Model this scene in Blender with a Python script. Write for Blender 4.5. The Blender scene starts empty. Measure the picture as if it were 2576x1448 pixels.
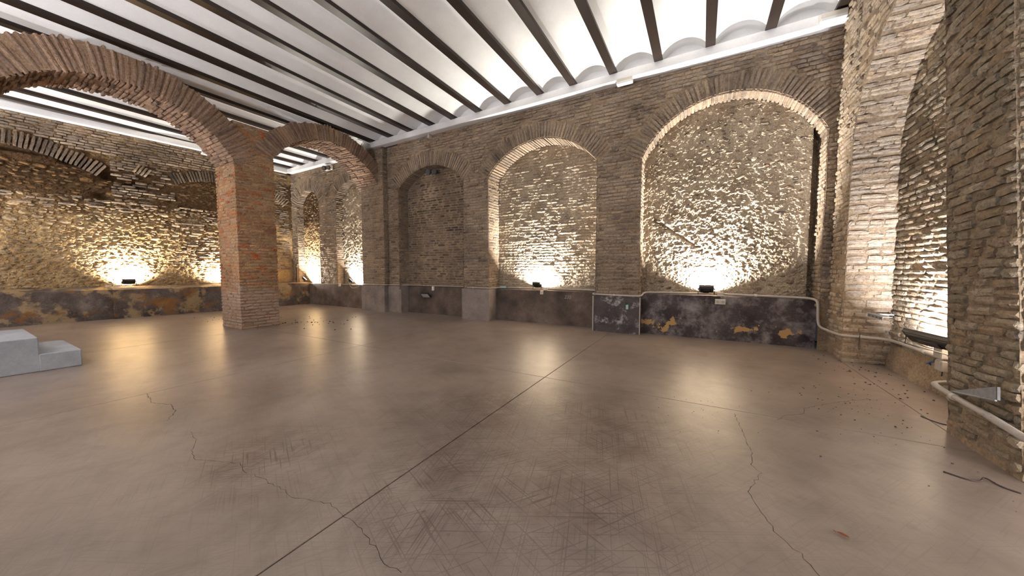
import bpy, math, random
import numpy as np
from mathutils import Matrix, Vector

random.seed(7)
rng = np.random.default_rng(7)
S = bpy.context.scene
COL = S.collection

# ------------------------------------------------------------------ camera
cam_d = bpy.data.cameras.new('camera')
cam = bpy.data.objects.new('camera', cam_d)
COL.objects.link(cam)
cam_d.sensor_width = 36.0
cam_d.lens = 840.0 / 2576.0 * 36.0
cam_d.clip_start = 0.05
CAM_LOC = Vector((0, 0, 1.5))
PITCH, YAW = math.radians(3.2025), math.radians(29.552)
cam.location = CAM_LOC
cam.rotation_euler = (math.pi / 2 - PITCH, 0, YAW)
S.camera = cam

# ------------------------------------------------------------------ world, exposure, render look
w = bpy.data.worlds.new('world')
S.world = w
w.use_nodes = True
w.node_tree.nodes['Background'].inputs[0].default_value = (0.02, 0.02, 0.022, 1)
w.node_tree.nodes['Background'].inputs[1].default_value = 1.0
S.view_settings.view_transform = 'Standard'
S.view_settings.look = 'None'
S.view_settings.gamma = 1.0
S.view_settings.use_curve_mapping = False
S.view_settings.exposure = 0.1
S.cycles.use_denoising = True
S.cycles.max_bounces = 5
S.cycles.diffuse_bounces = 5
S.cycles.glossy_bounces = 2
S.cycles.use_adaptive_sampling = True
S.cycles.adaptive_threshold = 0.12
S.cycles.sample_clamp_indirect = 6.0

# floodlight output (watts) by place
POWER = dict(niche2=560, niche3=680, bay=280, left=290, right=300, back=(700, 700, 480, 170), side=230)  # back: lamps added behind the camera as general fill
WARM = (1.0, 0.92, 0.77)
SOFT = (1.0, 0.955, 0.87)
COOL = (0.98, 0.97, 1.0)

# ------------------------------------------------------------------ small helpers
def srgb(*c):
    return tuple(((v / 255) / 12.92 if v / 255 <= 0.04045 else ((v / 255 + 0.055) / 1.055) ** 2.4) for v in c[:3]) + (1.0,)

_F = Vector((-math.sin(YAW) * math.cos(PITCH), math.cos(YAW) * math.cos(PITCH), -math.sin(PITCH)))
_R = Vector((math.cos(YAW), math.sin(YAW), 0))
_U = _R.cross(_F)
FWD, RGT, UPV = np.array(_F), np.array(_R), np.array(_U)

def shown_size(P, size):
    """how large a piece at P shows in the picture (only used to choose which pieces become objects)"""
    v = P - np.array(CAM_LOC)
    z = v @ FWD
    if z < 0.2:
        return 0.0
    x, y = 840 * (v @ RGT) / z, 840 * (v @ UPV) / z
    if abs(x) > 1330 or abs(y) > 770:
        return 0.0
    return size / (z * z)

def link(o, parent=None):
    COL.objects.link(o)
    if parent is not None:
        o.parent = parent
        o.matrix_parent_inverse = parent.matrix_basis.inverted()
    return o

def mesh_np(name, V, Q=None, T=None, mats=(), smooth=False):
    me = bpy.data.meshes.new(name)
    V = np.asarray(V, dtype=np.float32).reshape(-1, 3)
    loops, starts, n = [], [], 0
    if Q is not None and len(Q):
        Q = np.asarray(Q, dtype=np.int32).reshape(-1, 4)
        loops.append(Q.ravel()); starts.append(np.arange(len(Q), dtype=np.int32) * 4); n = len(Q) * 4
    if T is not None and len(T):
        T = np.asarray(T, dtype=np.int32).reshape(-1, 3)
        loops.append(T.ravel()); starts.append(n + np.arange(len(T), dtype=np.int32) * 3)
    loops = np.concatenate(loops); starts = np.concatenate(starts)
    me.vertices.add(len(V)); me.vertices.foreach_set('co', V.ravel())
    me.loops.add(len(loops)); me.loops.foreach_set('vertex_index', loops)
    me.polygons.add(len(starts)); me.polygons.foreach_set('loop_start', starts)
    me.update(calc_edges=True)
    me.polygons.foreach_set('use_smooth', np.full(len(starts), bool(smooth)))
    for m in mats:
        me.materials.append(m)
    return me

def thing(name, label, cat, loc=(0, 0, 0), group=None):
    o = bpy.data.objects.new(name, None)
    o.empty_display_size = 0.1
    o.location = loc
    COL.objects.link(o)
    tag(o, label, cat, group)
    return o

def tag(o, label, cat, group=None):
    o['label'] = label
    o['category'] = cat
    if group:
        o['group'] = group
    return o

def struct(o):
    o['kind'] = 'structure'
    return o

class MB:
    """collects shapes of one mesh in world coordinates"""
    def __init__(self):
        self.v, self.q, self.t, self.n = [], [], [], 0
    def add(self, V, Q=None, T=None):
        V = np.asarray(V, dtype=float).reshape(-1, 3)
        self.v.append(V)
        if Q is not None and len(Q): self.q.append(np.asarray(Q).reshape(-1, 4) + self.n)
        if T is not None and len(T): self.t.append(np.asarray(T).reshape(-1, 3) + self.n)
        self.n += len(V)
        return self
    def box(self, c, s, rot=None, bev=0.0):
        """chamfered box centred at c, full sizes s, rot a 3x3"""
        h = np.array(s, float) / 2
        b = min(bev, *(h * 0.49))
        if b <= 0:
            P = np.array([[x, y, z] for x in (-1, 1) for y in (-1, 1) for z in (-1, 1)], float) * h
            Q = [[0, 1, 3, 2], [4, 6, 7, 5], [0, 4, 5, 1], [2, 3, 7, 6], [0, 2, 6, 4], [1, 5, 7, 3]]
            T = []
        else:
            P, idx = [], {}
            for i, x in enumerate((-1, 1)):
                for j, y in enumerate((-1, 1)):
                    for k, z in enumerate((-1, 1)):
                        for a in range(3):
                            p = np.array([x, y, z], float) * (h - b)
                            p[a] = (x, y, z)[a] * h[a]
                            idx[i, j, k, a] = len(P); P.append(p)
            g = idx
            Q = []
            for s_ in (0, 1):
                Q.append([g[s_, 0, 0, 0], g[s_, 0, 1, 0], g[s_, 1, 1, 0], g[s_, 1, 0, 0]])
                Q.append([g[0, s_, 0, 1], g[0, s_, 1, 1], g[1, s_, 1, 1], g[1, s_, 0, 1]])
                Q.append([g[0, 0, s_, 2], g[0, 1, s_, 2], g[1, 1, s_, 2], g[1, 0, s_, 2]])
            for a_ in (0, 1):
                for b_ in (0, 1):
                    Q.append([g[a_, b_, 0, 0], g[a_, b_, 1, 0], g[a_, b_, 1, 1], g[a_, b_, 0, 1]])
                    Q.append([g[a_, 0, b_, 0], g[a_, 1, b_, 0], g[a_, 1, b_, 2], g[a_, 0, b_, 2]])
                    Q.append([g[0, a_, b_, 1], g[1, a_, b_, 1], g[1, a_, b_, 2], g[0, a_, b_, 2]])
            T = [[g[i, j, k, 0], g[i, j, k, 1], g[i, j, k, 2]] for i in (0, 1) for j in (0, 1) for k in (0, 1)]
            P = np.array(P)
        # outward winding
        def fix(F):
            out = []
            for f in F:
                pts = P[f]
                nrm = np.cross(pts[1] - pts[0], pts[2] - pts[0])
                out.append(f if nrm @ pts.mean(0) > 0 else f[::-1])
            return out
        Q, T = fix(Q), fix(T)
        if rot is not None:
            P = P @ np.array(rot, float).T
        return self.add(P + np.array(c, float), Q, T)
    def tube(self, pts, r, seg=8, smooth=1, caps=True):
        pts = [np.array(p, float) for p in pts]
        for _ in range(smooth):
            new = [pts[0]]
            for a, b in zip(pts[:-1], pts[1:]):
                new += [a * .75 + b * .25, a * .25 + b * .75]
            pts = new + [pts[-1]]
        n = len(pts)
        V, prev = [], None
        for i, p in enumerate(pts):
            d = pts[min(i + 1, n - 1)] - pts[max(i - 1, 0)]
            d /= np.linalg.norm(d) + 1e-9
            ref = np.array([0, 0, 1.]) if abs(d[2]) < .9 else np.array([1., 0, 0])
            a = np.cross(d, ref) if prev is None else prev - d * (prev @ d)
            a /= np.linalg.norm(a) + 1e-9
            prev = a
            b = np.cross(d, a)
            rr = r[i] if hasattr(r, '__len__') else r
            for k in range(seg):
                t = 2 * math.pi * k / seg
                V.append(p + rr * (math.cos(t) * a + math.sin(t) * b))
        Q = [[i * seg + k, i * seg + (k + 1) % seg, (i + 1) * seg + (k + 1) % seg, (i + 1) * seg + k] for i in range(n - 1) for k in range(seg)]
        T = []
        if caps:
            V += [pts[0], pts[-1]]
            m = n * seg
            T = [[m, (k + 1) % seg, k] for k in range(seg)] + [[m + 1, (n - 1) * seg + k, (n - 1) * seg + (k + 1) % seg] for k in range(seg)]
        return self.add(V, Q, T)
    def cyl(self, a, b, r, seg=14, r2=None):
        return self.tube([a, b], [r, r if r2 is None else r2], seg, 0)
    def prism(self, poly, off):
        """extrude a planar convex polygon (world points) by the vector off"""
        poly = np.array(poly, float); k = len(poly)
        V = np.vstack([poly, poly + np.array(off, float)])
        Q = [[i, (i + 1) % k, k + (i + 1) % k, k + i] for i in range(k)]
        T = [[0, i + 1, i] for i in range(1, k - 1)] + [[k, k + i, k + i + 1] for i in range(1, k - 1)]
        return self.add(V, Q, T)
    def grid(self, P):
        m, n = P.shape[:2]
        I = np.arange(m * n).reshape(m, n)
        Q = np.stack([I[:-1, :-1], I[1:, :-1], I[1:, 1:], I[:-1, 1:]], -1).reshape(-1, 4)
        return self.add(P.reshape(-1, 3), Q)
    def build(self, name, mat, parent=None, smooth=False, kind=None):
        V = np.vstack(self.v)
        Q = np.vstack(self.q) if self.q else None
        T = np.vstack(self.t) if self.t else None
        o = bpy.data.objects.new(name, mesh_np(name, V, Q, T, [mat], smooth))
        link(o, parent)
        if kind: o['kind'] = kind
        return o

# ------------------------------------------------------------------ noise on arrays
def _hash(ix, iy, s):
    n = (ix.astype(np.int64) * 374761393 + iy.astype(np.int64) * 668265263 + s * 974634777) & 0xFFFFFFFF
    n = ((n ^ (n >> 13)) * 1274126177) & 0xFFFFFFFF
    return ((n ^ (n >> 16)) & 0xFFFF) / 65535.0

def vnoise(x, y, s=0):
    ix, iy = np.floor(x), np.floor(y)
    fx, fy = x - ix, y - iy
    fx, fy = fx * fx * (3 - 2 * fx), fy * fy * (3 - 2 * fy)
    a, b = _hash(ix, iy, s), _hash(ix + 1, iy, s)
    c, d = _hash(ix, iy + 1, s), _hash(ix + 1, iy + 1, s)
    return (a + (b - a) * fx) * (1 - fy) + (c + (d - c) * fx) * fy

def fbm(x, y, s=0, o=4, g=.5):
    t, a, n = 0, 1, 0
    for k in range(o):
        t = t + a * vnoise(x * 2 ** k, y * 2 ** k, s + 17 * k); n += a; a *= g
    return t / n - .5

# ------------------------------------------------------------------ materials
def nodes_of(name):
    m = bpy.data.materials.new(name)
    m.use_nodes = True
    nt = m.node_tree
    return m, nt, nt.nodes['Principled BSDF']

def N(nt, kind, **kw):
    n = nt.nodes.new(kind)
    for k, v in kw.items():
        if k in n.inputs: n.inputs[k].default_value = v
        else: setattr(n, k, v)
    return n

def noise(nt, pos, scale, detail=4, rough=.6, vec=None, dist=0.0):
    n = N(nt, 'ShaderNodeTexNoise', Scale=scale, Detail=detail, Roughness=rough, Distortion=dist)
    if vec is not None:
        if len(vec) > 3:
            rot = N(nt, 'ShaderNodeMapping', Rotation=(0, 0, vec[3]))
            nt.links.new(pos, rot.inputs['Vector']); pos = rot.outputs[0]
        mp = N(nt, 'ShaderNodeMapping', Scale=vec[:3])
        nt.links.new(pos, mp.inputs['Vector']); pos = mp.outputs[0]
    nt.links.new(pos, n.inputs['Vector'])
    return n.outputs['Fac']

def ramp(nt, fac, stops, interp='LINEAR'):
    r = N(nt, 'ShaderNodeValToRGB')
    r.color_ramp.interpolation = interp
    while len(r.color_ramp.elements) < len(stops): r.color_ramp.elements.new(.5)
    for e, (p, c) in zip(r.color_ramp.elements, stops):
        e.position = p
        e.color = c if hasattr(c, '__len__') else (c, c, c, 1)
    nt.links.new(fac, r.inputs[0])
    return r.outputs[0]

def mix(nt, fac, a, b, mode='MIX'):
    m = N(nt, 'ShaderNodeMix', data_type='RGBA', blend_type=mode)
    for sock, v in ((m.inputs['Factor'], fac), (m.inputs[6], a), (m.inputs[7], b)):
        if hasattr(v, 'links'): nt.links.new(v, sock)
        else: sock.default_value = v
    return m.outputs[2]

def math_(nt, op, a, b=0.0):
    m = N(nt, 'ShaderNodeMath', operation=op)
    for sock, v in ((m.inputs[0], a), (m.inputs[1], b)):
        if hasattr(v, 'links'): nt.links.new(v, sock)
        else: sock.default_value = v
    return m.outputs[0]

def bump(nt, bs, h, strength=.5, dist=.01):
    b = N(nt, 'ShaderNodeBump', Strength=strength, Distance=dist)
    nt.links.new(h, b.inputs['Height'])
    nt.links.new(b.outputs[0], bs.inputs['Normal'])

def position(nt):
    return N(nt, 'ShaderNodeNewGeometry').outputs['Position']

def desat(c, k):
    l = .3 * c[0] + .59 * c[1] + .11 * c[2]
    return tuple(l + (v - l) * k for v in c[:3]) + (1.0,)

def masonry(name, palette, smear, smear_amt=.5, rough=.92, bmp=.6, sat=.74, low=None, tint=(1.15, .98, .62, 1)):
    """pieces with a colour of their own each, smeared by mortar and dirt"""
    m, nt, bs = nodes_of(name)
    g = N(nt, 'ShaderNodeNewGeometry')
    oi = N(nt, 'ShaderNodeObjectInfo')
    pos = g.outputs['Position']
    rnd = math_(nt, 'FRACT', math_(nt, 'ADD', g.outputs['Random Per Island'], math_(nt, 'MULTIPLY', oi.outputs['Random'], 7.31)))
    k = len(palette)
    palette, smear = [desat(c, sat) for c in palette], desat(smear, sat)
    base = ramp(nt, rnd, [(i / max(k - 1, 1), c) for i, c in enumerate(palette)])
    fine = ramp(nt, noise(nt, pos, 26, 2, .7), [(.3, .62), (.7, 1.25)])
    col = mix(nt, 1.0, base, fine, 'MULTIPLY')
    col = mix(nt, ramp(nt, noise(nt, pos, 9.0, 2, .7), [(.54, 0.0), (.70, .45)]), col, mix(nt, 1.0, col, tint, 'MULTIPLY'))
    col = mix(nt, ramp(nt, noise(nt, pos, 31.0, 1, .6), [(.60, 0.0), (.68, .6)]), col, mix(nt, 1.0, col, (.38, .34, .32, 1), 'MULTIPLY'))
    sm = ramp(nt, noise(nt, pos, 5.5, 3, .75), [(.5 - .12, 0.0), (.62, smear_amt)])
    col = mix(nt, sm, col, smear)
    if low:     # worn limewash on the foot of a pillar
        sep = N(nt, 'ShaderNodeSeparateXYZ'); nt.links.new(pos, sep.inputs[0])
        z = math_(nt, 'ADD', sep.outputs['Z'], math_(nt, 'MULTIPLY', math_(nt, 'SUBTRACT', noise(nt, pos, 3.0, 5, .7), .5), 1.2))
        col = mix(nt, ramp(nt, math_(nt, 'DIVIDE', z, low), [(.85, .75), (1.05, 0.0)]), col, srgb(158, 142, 130))
    big = ramp(nt, noise(nt, pos, .9, 1, .6), [(.3, .72), (.7, 1.18)])
    col = mix(nt, 1.0, col, big, 'MULTIPLY')
    nt.links.new(col, bs.inputs['Base Color'])
    bs.inputs['Roughness'].default_value = rough
    bs.inputs['Specular IOR Level'].default_value = .15
    bump(nt, bs, noise(nt, pos, 44, 2, .74), bmp * 1.3, .014)
    return m

def plaster(name, stops, scale=1.6, rough=.9, fine=(.8, 1.15), bmp=.35, bscale=40, extra=None):
    m, nt, bs = nodes_of(name)
    pos = position(nt)
    col = ramp(nt, noise(nt, pos, scale, 4, .68), stops)
    col = mix(nt, 1.0, col, ramp(nt, noise(nt, pos, 38, 2, .7), [(.3, fine[0]), (.7, fine[1])]), 'MULTIPLY')
    if extra: col = extra(nt, pos, col)
    nt.links.new(col, bs.inputs['Base Color'])
    bs.inputs['Roughness'].default_value = rough
    bs.inputs['Specular IOR Level'].default_value = .2
    bump(nt, bs, noise(nt, pos, bscale, 2, .7), bmp, .01)
    return m

def plain(name, col, rough=.5, metal=0.0, var=.0, spec=.5):
    m, nt, bs = nodes_of(name)
    if var:
        pos = position(nt)
        c = mix(nt, 1.0, col, ramp(nt, noise(nt, pos, 30, 5, .65), [(.3, 1 - var), (.7, 1 + var)]), 'MULTIPLY')
        nt.links.new(c, bs.inputs['Base Color'])
    else:
        bs.inputs['Base Color'].default_value = col
    bs.inputs['Roughness'].default_value = rough
    bs.inputs['Metallic'].default_value = metal
    bs.inputs['Specular IOR Level'].default_value = spec
    return m

def glow(name, col, strength):
    m, nt, bs = nodes_of(name)
    bs.inputs['Base Color'].default_value = (.8, .8, .8, 1)
    bs.inputs['Emission Color'].default_value = (*col, 1)
    bs.inputs['Emission Strength'].default_value = strength
    m.cycles.emission_sampling = 'NONE'
    return m

M = {}
M['brick'] = masonry('brown_brick', [srgb(139, 117, 96), srgb(155, 132, 106), srgb(120, 100, 84), srgb(166, 141, 110), srgb(138, 122, 108), srgb(98, 82, 72), srgb(150, 120, 90)], srgb(160, 142, 120), .55)
M['brick_grey'] = masonry('grey_brown_brick', [srgb(118, 100, 84), srgb(130, 110, 90), srgb(108, 92, 78), srgb(70, 62, 58), srgb(126, 104, 82), srgb(112, 98, 86)], srgb(128, 114, 98), .35)
M['brick_red'] = masonry('red_brick', [srgb(160, 124, 90), srgb(146, 112, 84), srgb(178, 144, 106), srgb(170, 96, 58), srgb(158, 130, 104), srgb(128, 98, 78), srgb(174, 140, 106), srgb(150, 118, 90), srgb(162, 84, 48), srgb(150, 128, 110), srgb(166, 132, 98)], srgb(172, 146, 116), .5, sat=1.1, low=1.1)
M['brick_arch'] = masonry('arch_brick', [srgb(150, 116, 90), srgb(128, 96, 78), srgb(172, 132, 100), srgb(112, 84, 70), srgb(160, 120, 90), srgb(138, 112, 96)], srgb(158, 134, 112), .45)
M['brick_pale'] = masonry('pale_brick', [srgb(158, 138, 116), srgb(176, 154, 126), srgb(144, 126, 108), srgb(168, 140, 108), srgb(150, 134, 118), srgb(188, 166, 138)], srgb(182, 164, 140), .55)
M['brick_olive'] = masonry('olive_brick', [srgb(150, 134, 112), srgb(132, 118, 98), srgb(164, 148, 126), srgb(140, 112, 84), srgb(118, 106, 92), srgb(158, 132, 98)], srgb(150, 132, 98), .6)
M['stone'] = masonry('rubble_stone', [srgb(150, 132, 108), srgb(120, 100, 80), srgb(168, 146, 112), srgb(134, 104, 70), srgb(108, 92, 80), srgb(160, 144, 124)], srgb(176, 158, 130), .5)
M['stone_dark'] = masonry('dark_rubble_stone', [srgb(118, 98, 78), srgb(92, 76, 64), srgb(140, 118, 92), srgb(104, 80, 58), srgb(126, 108, 92), srgb(84, 72, 66)], srgb(160, 142, 118), .45)
M['stone_damp'] = masonry('damp_brown_stone', [srgb(112, 82, 50), srgb(84, 62, 42), srgb(134, 102, 62), srgb(72, 54, 40), srgb(98, 76, 54)], srgb(140, 112, 74), .35, sat=.95)
M['stone_ochre'] = masonry('ochre_stone', [srgb(162, 138, 102), srgb(140, 108, 70), srgb(178, 154, 116), srgb(150, 122, 84), srgb(126, 104, 80), srgb(172, 138, 90)], srgb(186, 162, 122), .5)
M['mortar'] = plaster('lime_mortar', [(.3, srgb(112, 96, 80)), (.5, srgb(140, 122, 102)), (.72, srgb(158, 140, 116))], 2.2, .95, (.65, 1.2), .9, 34)
M['mortar_red'] = plaster('pink_mortar', [(.3, srgb(132, 108, 88)), (.55, srgb(156, 130, 106)), (.75, srgb(172, 148, 122))], 2.2, .95, (.65, 1.2), .9, 34)
M['render'] = plaster('rough_lime_render', [(.25, srgb(134, 117, 99)), (.5, srgb(166, 151, 130)), (.75, srgb(188, 174, 154))], 2.0, .95, (.6, 1.22), 1.0, 26)

def damp(nt, pos, col):
    # damp black-brown stain of the upper wall, with an outline of its own
    sep = N(nt, 'ShaderNodeSeparateXYZ'); nt.links.new(pos, sep.inputs[0])
    z = math_(nt, 'ADD', sep.outputs['Z'], math_(nt, 'MULTIPLY', math_(nt, 'SUBTRACT', noise(nt, pos, 1.1, 6, .7), .5), 3.0))
    f = ramp(nt, math_(nt, 'MULTIPLY', z, .15), [(.40, 0.0), (.52, .85), (.74, .9), (.82, .15)])
    return mix(nt, f, col, srgb(66, 46, 30))
M['render_ochre'] = plaster('ochre_render', [(.25, srgb(128, 100, 66)), (.5, srgb(160, 134, 96)), (.75, srgb(184, 160, 120))], 1.6, .95, (.6, 1.22), 1.0, 26, damp)

SCUFFS = [(-1.62, 2.02, .8), (-1.95, 2.9, 1.0), (-.75, 3.1, 1.1), (-.70, 2.1, .9), (-1.4, 3.3, .9), (-1.25, 1.7, .8), (-3.0, 1.4, .7)]
def concrete_floor():
    m, nt, bs = nodes_of('polished_concrete')
    pos = position(nt)
    c = ramp(nt, noise(nt, pos, .55, 4, .62), [(.3, srgb(124, 111, 102)), (.5, srgb(146, 132, 121)), (.72, srgb(160, 147, 136))])
    c = mix(nt, 1.0, c, ramp(nt, noise(nt, pos, 2.4, 4, .72, None, .6), [(.30, .76), (.52, .97), (.75, 1.0)]), 'MULTIPLY')
    # trowel streaks along the hall and scratches in all directions
    c = mix(nt, 1.0, c, ramp(nt, noise(nt, pos, 2.0, 5, .6, (1, 7, 1, .35)), [(.25, .95), (.75, 1.05)]), 'MULTIPLY')
    # scuffed places where furniture stood
    wob = N(nt, 'ShaderNodeVectorMath', operation='SCALE'); wob.inputs['Scale'].default_value = 1.1
    nv = N(nt, 'ShaderNodeTexNoise', Scale=1.6, Detail=5, Roughness=.65); nt.links.new(pos, nv.inputs['Vector'])
    nt.links.new(nv.outputs['Color'], wob.inputs[0])
    pw = N(nt, 'ShaderNodeVectorMath', operation='ADD'); nt.links.new(pos, pw.inputs[0]); nt.links.new(wob.outputs[0], pw.inputs[1])
    mask = None
    for cx, cy, rad in SCUFFS:
        d = N(nt, 'ShaderNodeVectorMath', operation='DISTANCE'); d.inputs[1].default_value = (cx + .55, cy + .55, .55)
        nt.links.new(pw.outputs[0], d.inputs[0])
        f = ramp(nt, math_(nt, 'DIVIDE', d.outputs['Value'], rad), [(.15, 1.0), (1.0, 0.0)])
        mask = f if mask is None else math_(nt, 'MAXIMUM', mask, f)
    c = mix(nt, math_(nt, 'MULTIPLY', math_(nt, 'MULTIPLY', mask, ramp(nt, noise(nt, pos, 3.5, 6, .7), [(.38, 0.0), (.66, 1.0)])), .75), c, srgb(98, 80, 70))
    sc = None
    for i, (sx, sy, a) in enumerate(((2, 90, .4), (1.5, 110, 1.3), (2.5, 80, 2.2), (1.2, 120, -.5))):
        f = ramp(nt, noise(nt, pos, 1.0, 1, .5, (sx, sy, 1, a)), [(.61, 0.0), (.67, .7)])
        sc = f if sc is None else math_(nt, 'MAXIMUM', sc, f)
    sc = math_(nt, 'MULTIPLY', sc, math_(nt, 'ADD', math_(nt, 'MULTIPLY', mask, .8), .22))
    c = mix(nt, sc, c, srgb(80, 64, 56))
    spot = ramp(nt, noise(nt, pos, 16, 3, .5), [(.68, 0.0), (.74, .6)])
    c = mix(nt, math_(nt, 'MULTIPLY', spot, mask), c, srgb(78, 64, 56))
    nt.links.new(c, bs.inputs['Base Color'])
    r = ramp(nt, noise(nt, pos, 1.4, 5, .6, (1, 4, 1, .2)), [(.3, .285), (.7, .33)])
    nt.links.new(r, bs.inputs['Roughness'])
    bs.inputs['Specular IOR Level'].default_value = .5
    return m
M['floor'] = concrete_floor()
M['joint'] = plain('joint_dark', srgb(54, 46, 42), .9)
M['crack'] = plain('crack_dark', srgb(62, 52, 46), .95)
M['white'] = plaster('white_paint', [(.3, srgb(226, 225, 224)), (.7, srgb(238, 237, 236))], 1.2, .8, (.97, 1.02), .08, 30)
M['cornice'] = plaster('cornice_paint', [(.3, srgb(222, 222, 224)), (.7, srgb(236, 236, 238))], 2.0, .75, (.96, 1.02), .12, 24)
M['beam'] = plain('brown_beam_paint', srgb(42, 33, 28), .36, 0, .18, .3)
M['black'] = plain('black_metal', srgb(34, 33, 34), .42, .3, .1)
M['black_plastic'] = plain('black_plastic', srgb(24, 24, 26), .5)
M['glass_off'] = plain('pale_glass', srgb(196, 198, 196), .2)
M['pvc'] = plain('grey_conduit', srgb(176, 168, 158), .5, 0, .06)
M['pvc_white'] = plain('ivory_plastic', srgb(206, 200, 188), .45, 0, .05)
M['zinc'] = plain('galvanised_steel', srgb(150, 154, 158), .55, .35, .22)
M['chrome'] = plain('chrome', srgb(200, 200, 204), .15, 1.0)
M['dark_glass'] = plain('dark_glass', srgb(46, 46, 52), .12)
M['blue'] = plain('blue_plastic', srgb(52, 84, 130), .5)
M['teal'] = plain('teal_label', srgb(150, 190, 186), .5)
M['stair'] = plaster('white_painted_steps', [(.3, srgb(158, 163, 171)), (.7, srgb(180, 184, 191))], 3.0, .75, (.92, 1.04), .25, 30)
M['leaf'] = plain('dry_leaf', srgb(132, 72, 34), .7, 0, .2)
M['rust'] = plain('rusty_wire', srgb(58, 46, 40), .7, .2)
M['wood_dark'] = plain('dark_wood', srgb(62, 46, 36), .8, 0, .25)
M['dust'] = plain('grit', srgb(84, 70, 60), .95)
M['chalk'] = plain('chalk_mark', srgb(150, 140, 134), .95)
M['tie'] = plain('cable_tie', srgb(40, 38, 38), .6)

# dado renders
M['dado_light'] = plaster('grey_cement', [(.3, srgb(112, 102, 98)), (.5, srgb(134, 124, 118)), (.75, srgb(150, 142, 136))], 1.8, .88, (.82, 1.12), .3)
M['dado_dark'] = plaster('dark_cement', [(.28, srgb(60, 52, 48)), (.5, srgb(92, 80, 73)), (.72, srgb(118, 106, 97))], 1.5, .88, (.8, 1.15), .3)
def efflor(nt, pos, col):
    f = ramp(nt, noise(nt, pos, 3.2, 8, .78), [(.52, 0.0), (.62, .8)])
    return mix(nt, f, col, srgb(176, 172, 172))
M['dado_salt'] = plaster('salt_stained_cement', [(.3, srgb(50, 46, 48)), (.7, srgb(84, 78, 78))], 2.2, .9, (.75, 1.2), .4, 40, efflor)
def flaking(nt, pos, col):
    f = ramp(nt, noise(nt, pos, 2.4, 8, .74), [(.46, 0.0), (.66, .85)])
    col = mix(nt, f, col, srgb(146, 140, 140))
    sep = N(nt, 'ShaderNodeSeparateXYZ'); nt.links.new(pos, sep.inputs[0])
    edge = math_(nt, 'ADD', noise(nt, pos, 2.6, 6, .62), math_(nt, 'MULTIPLY', math_(nt, 'ABSOLUTE', math_(nt, 'SUBTRACT', sep.outputs['Z'], .28)), -.62))
    g = ramp(nt, edge, [(.525, 0.0), (.535, 1.0)])
    return mix(nt, g, col, srgb(172, 138, 92))
M['dado_flaking'] = plaster('flaking_dark_paint', [(.3, srgb(44, 38, 40)), (.7, srgb(82, 74, 76))], 2.0, .85, (.75, 1.2), .35, 40, flaking)
def patches(nt, pos, col):
    f = ramp(nt, noise(nt, pos, 2.1, 7, .7), [(.50, 0.0), (.58, .9)])
    col = mix(nt, f, col, srgb(150, 130, 100))
    f = ramp(nt, noise(nt, pos, 1.7, 6, .6, (1.3, .8, 1.6)), [(.56, 0.0), (.63, .8)])
    return mix(nt, f, col, srgb(128, 90, 48))
M['dado_masonry'] = plaster('smeared_masonry', [(.3, srgb(62, 52, 48)), (.55, srgb(96, 88, 84)), (.75, srgb(126, 116, 106))], 1.6, .9, (.7, 1.2), .6, 26, patches)
M['back'] = plaster('back_plaster', [(.3, srgb(176, 172, 168)), (.7, srgb(204, 200, 196))], 1.5, .92)

# ------------------------------------------------------------------ brick and stone templates
def brick_template(seed, ru=.035, rv=.16, jn=.12, edge=1.0):
    """a worn brick in a unit cell: u length, v height, n depth; front at n = .5, open at the back"""
    r = np.random.default_rng(seed)
    us, vs = np.array([-.5, -.26, 0, .26, .5]), np.array([-.5, 0, .5])
    F = np.zeros((5, 3, 3))
    for i, u in enumerate(us):
        for j, v in enumerate(vs):
            e = (i in (0, 4)) + (j in (0, 2))
            nn = .5 - edge * ((.10 if e == 1 else .26 if e == 2 else 0) - r.uniform(-jn, jn) * (.5 if e else .8))
            F[i, j] = (u * (1 - ru * (e == 2)) + r.uniform(-.02, .02), v * (1 - .10 * (e == 2)) + r.uniform(-rv, rv) * (.5 if j != 1 else .3), nn)
    V = [*F.reshape(-1, 3)]
    Q = [[i * 3 + j, (i + 1) * 3 + j, (i + 1) * 3 + j + 1, i * 3 + j + 1] for i in range(4) for j in range(2)]
    ring = [i * 3 for i in range(5)] + [4 * 3 + 1, 4 * 3 + 2] + [i * 3 + 2 for i in (3, 2, 1, 0)] + [1]
    b0 = len(V)
    for k in ring:
        p = V[k]
        V.append(np.array([np.clip(p[0] * 1.0, -.5, .5), np.clip(p[1], -.5, .5), -.5]))
    m = len(ring)
    Q += [[ring[k], b0 + k, b0 + (k + 1) % m, ring[(k + 1) % m]] for k in range(m)]
    return np.array(V), np.array(Q)

def stone_template(seed):
    r = np.random.default_rng(seed)
    V, k = [], 9
    for rad, n in ((.5, -.5), (.46, .12), (.26, .42)):
        for i in range(k):
            t = 2 * math.pi * (i + .3 * r.uniform(-1, 1)) / k
            rr = rad * r.uniform(.78, 1.1)
            # squarish outline
            c, s = math.cos(t), math.sin(t)
            q = (abs(c) ** 3 + abs(s) ** 3) ** (-1 / 3)
            V.append((rr * c * q, rr * s * q, n + r.uniform(-.1, .1)))
    V.append((0, 0, .5))
    Q = [[j * k + i, j * k + (i + 1) % k, (j + 1) * k + (i + 1) % k, (j + 1) * k + i] for j in range(2) for i in range(k)]
    T = [[2 * k + i, 2 * k + (i + 1) % k, 3 * k] for i in range(k)]
    return np.array(V), np.array(Q), np.array(T)

BR = [brick_template(100 + i) for i in range(10)]
BRD = [brick_template(160 + i, edge=.2) for i in range(10)]     # deep bricks of arches
ST = [stone_template(300 + i) for i in range(8)]

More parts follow.
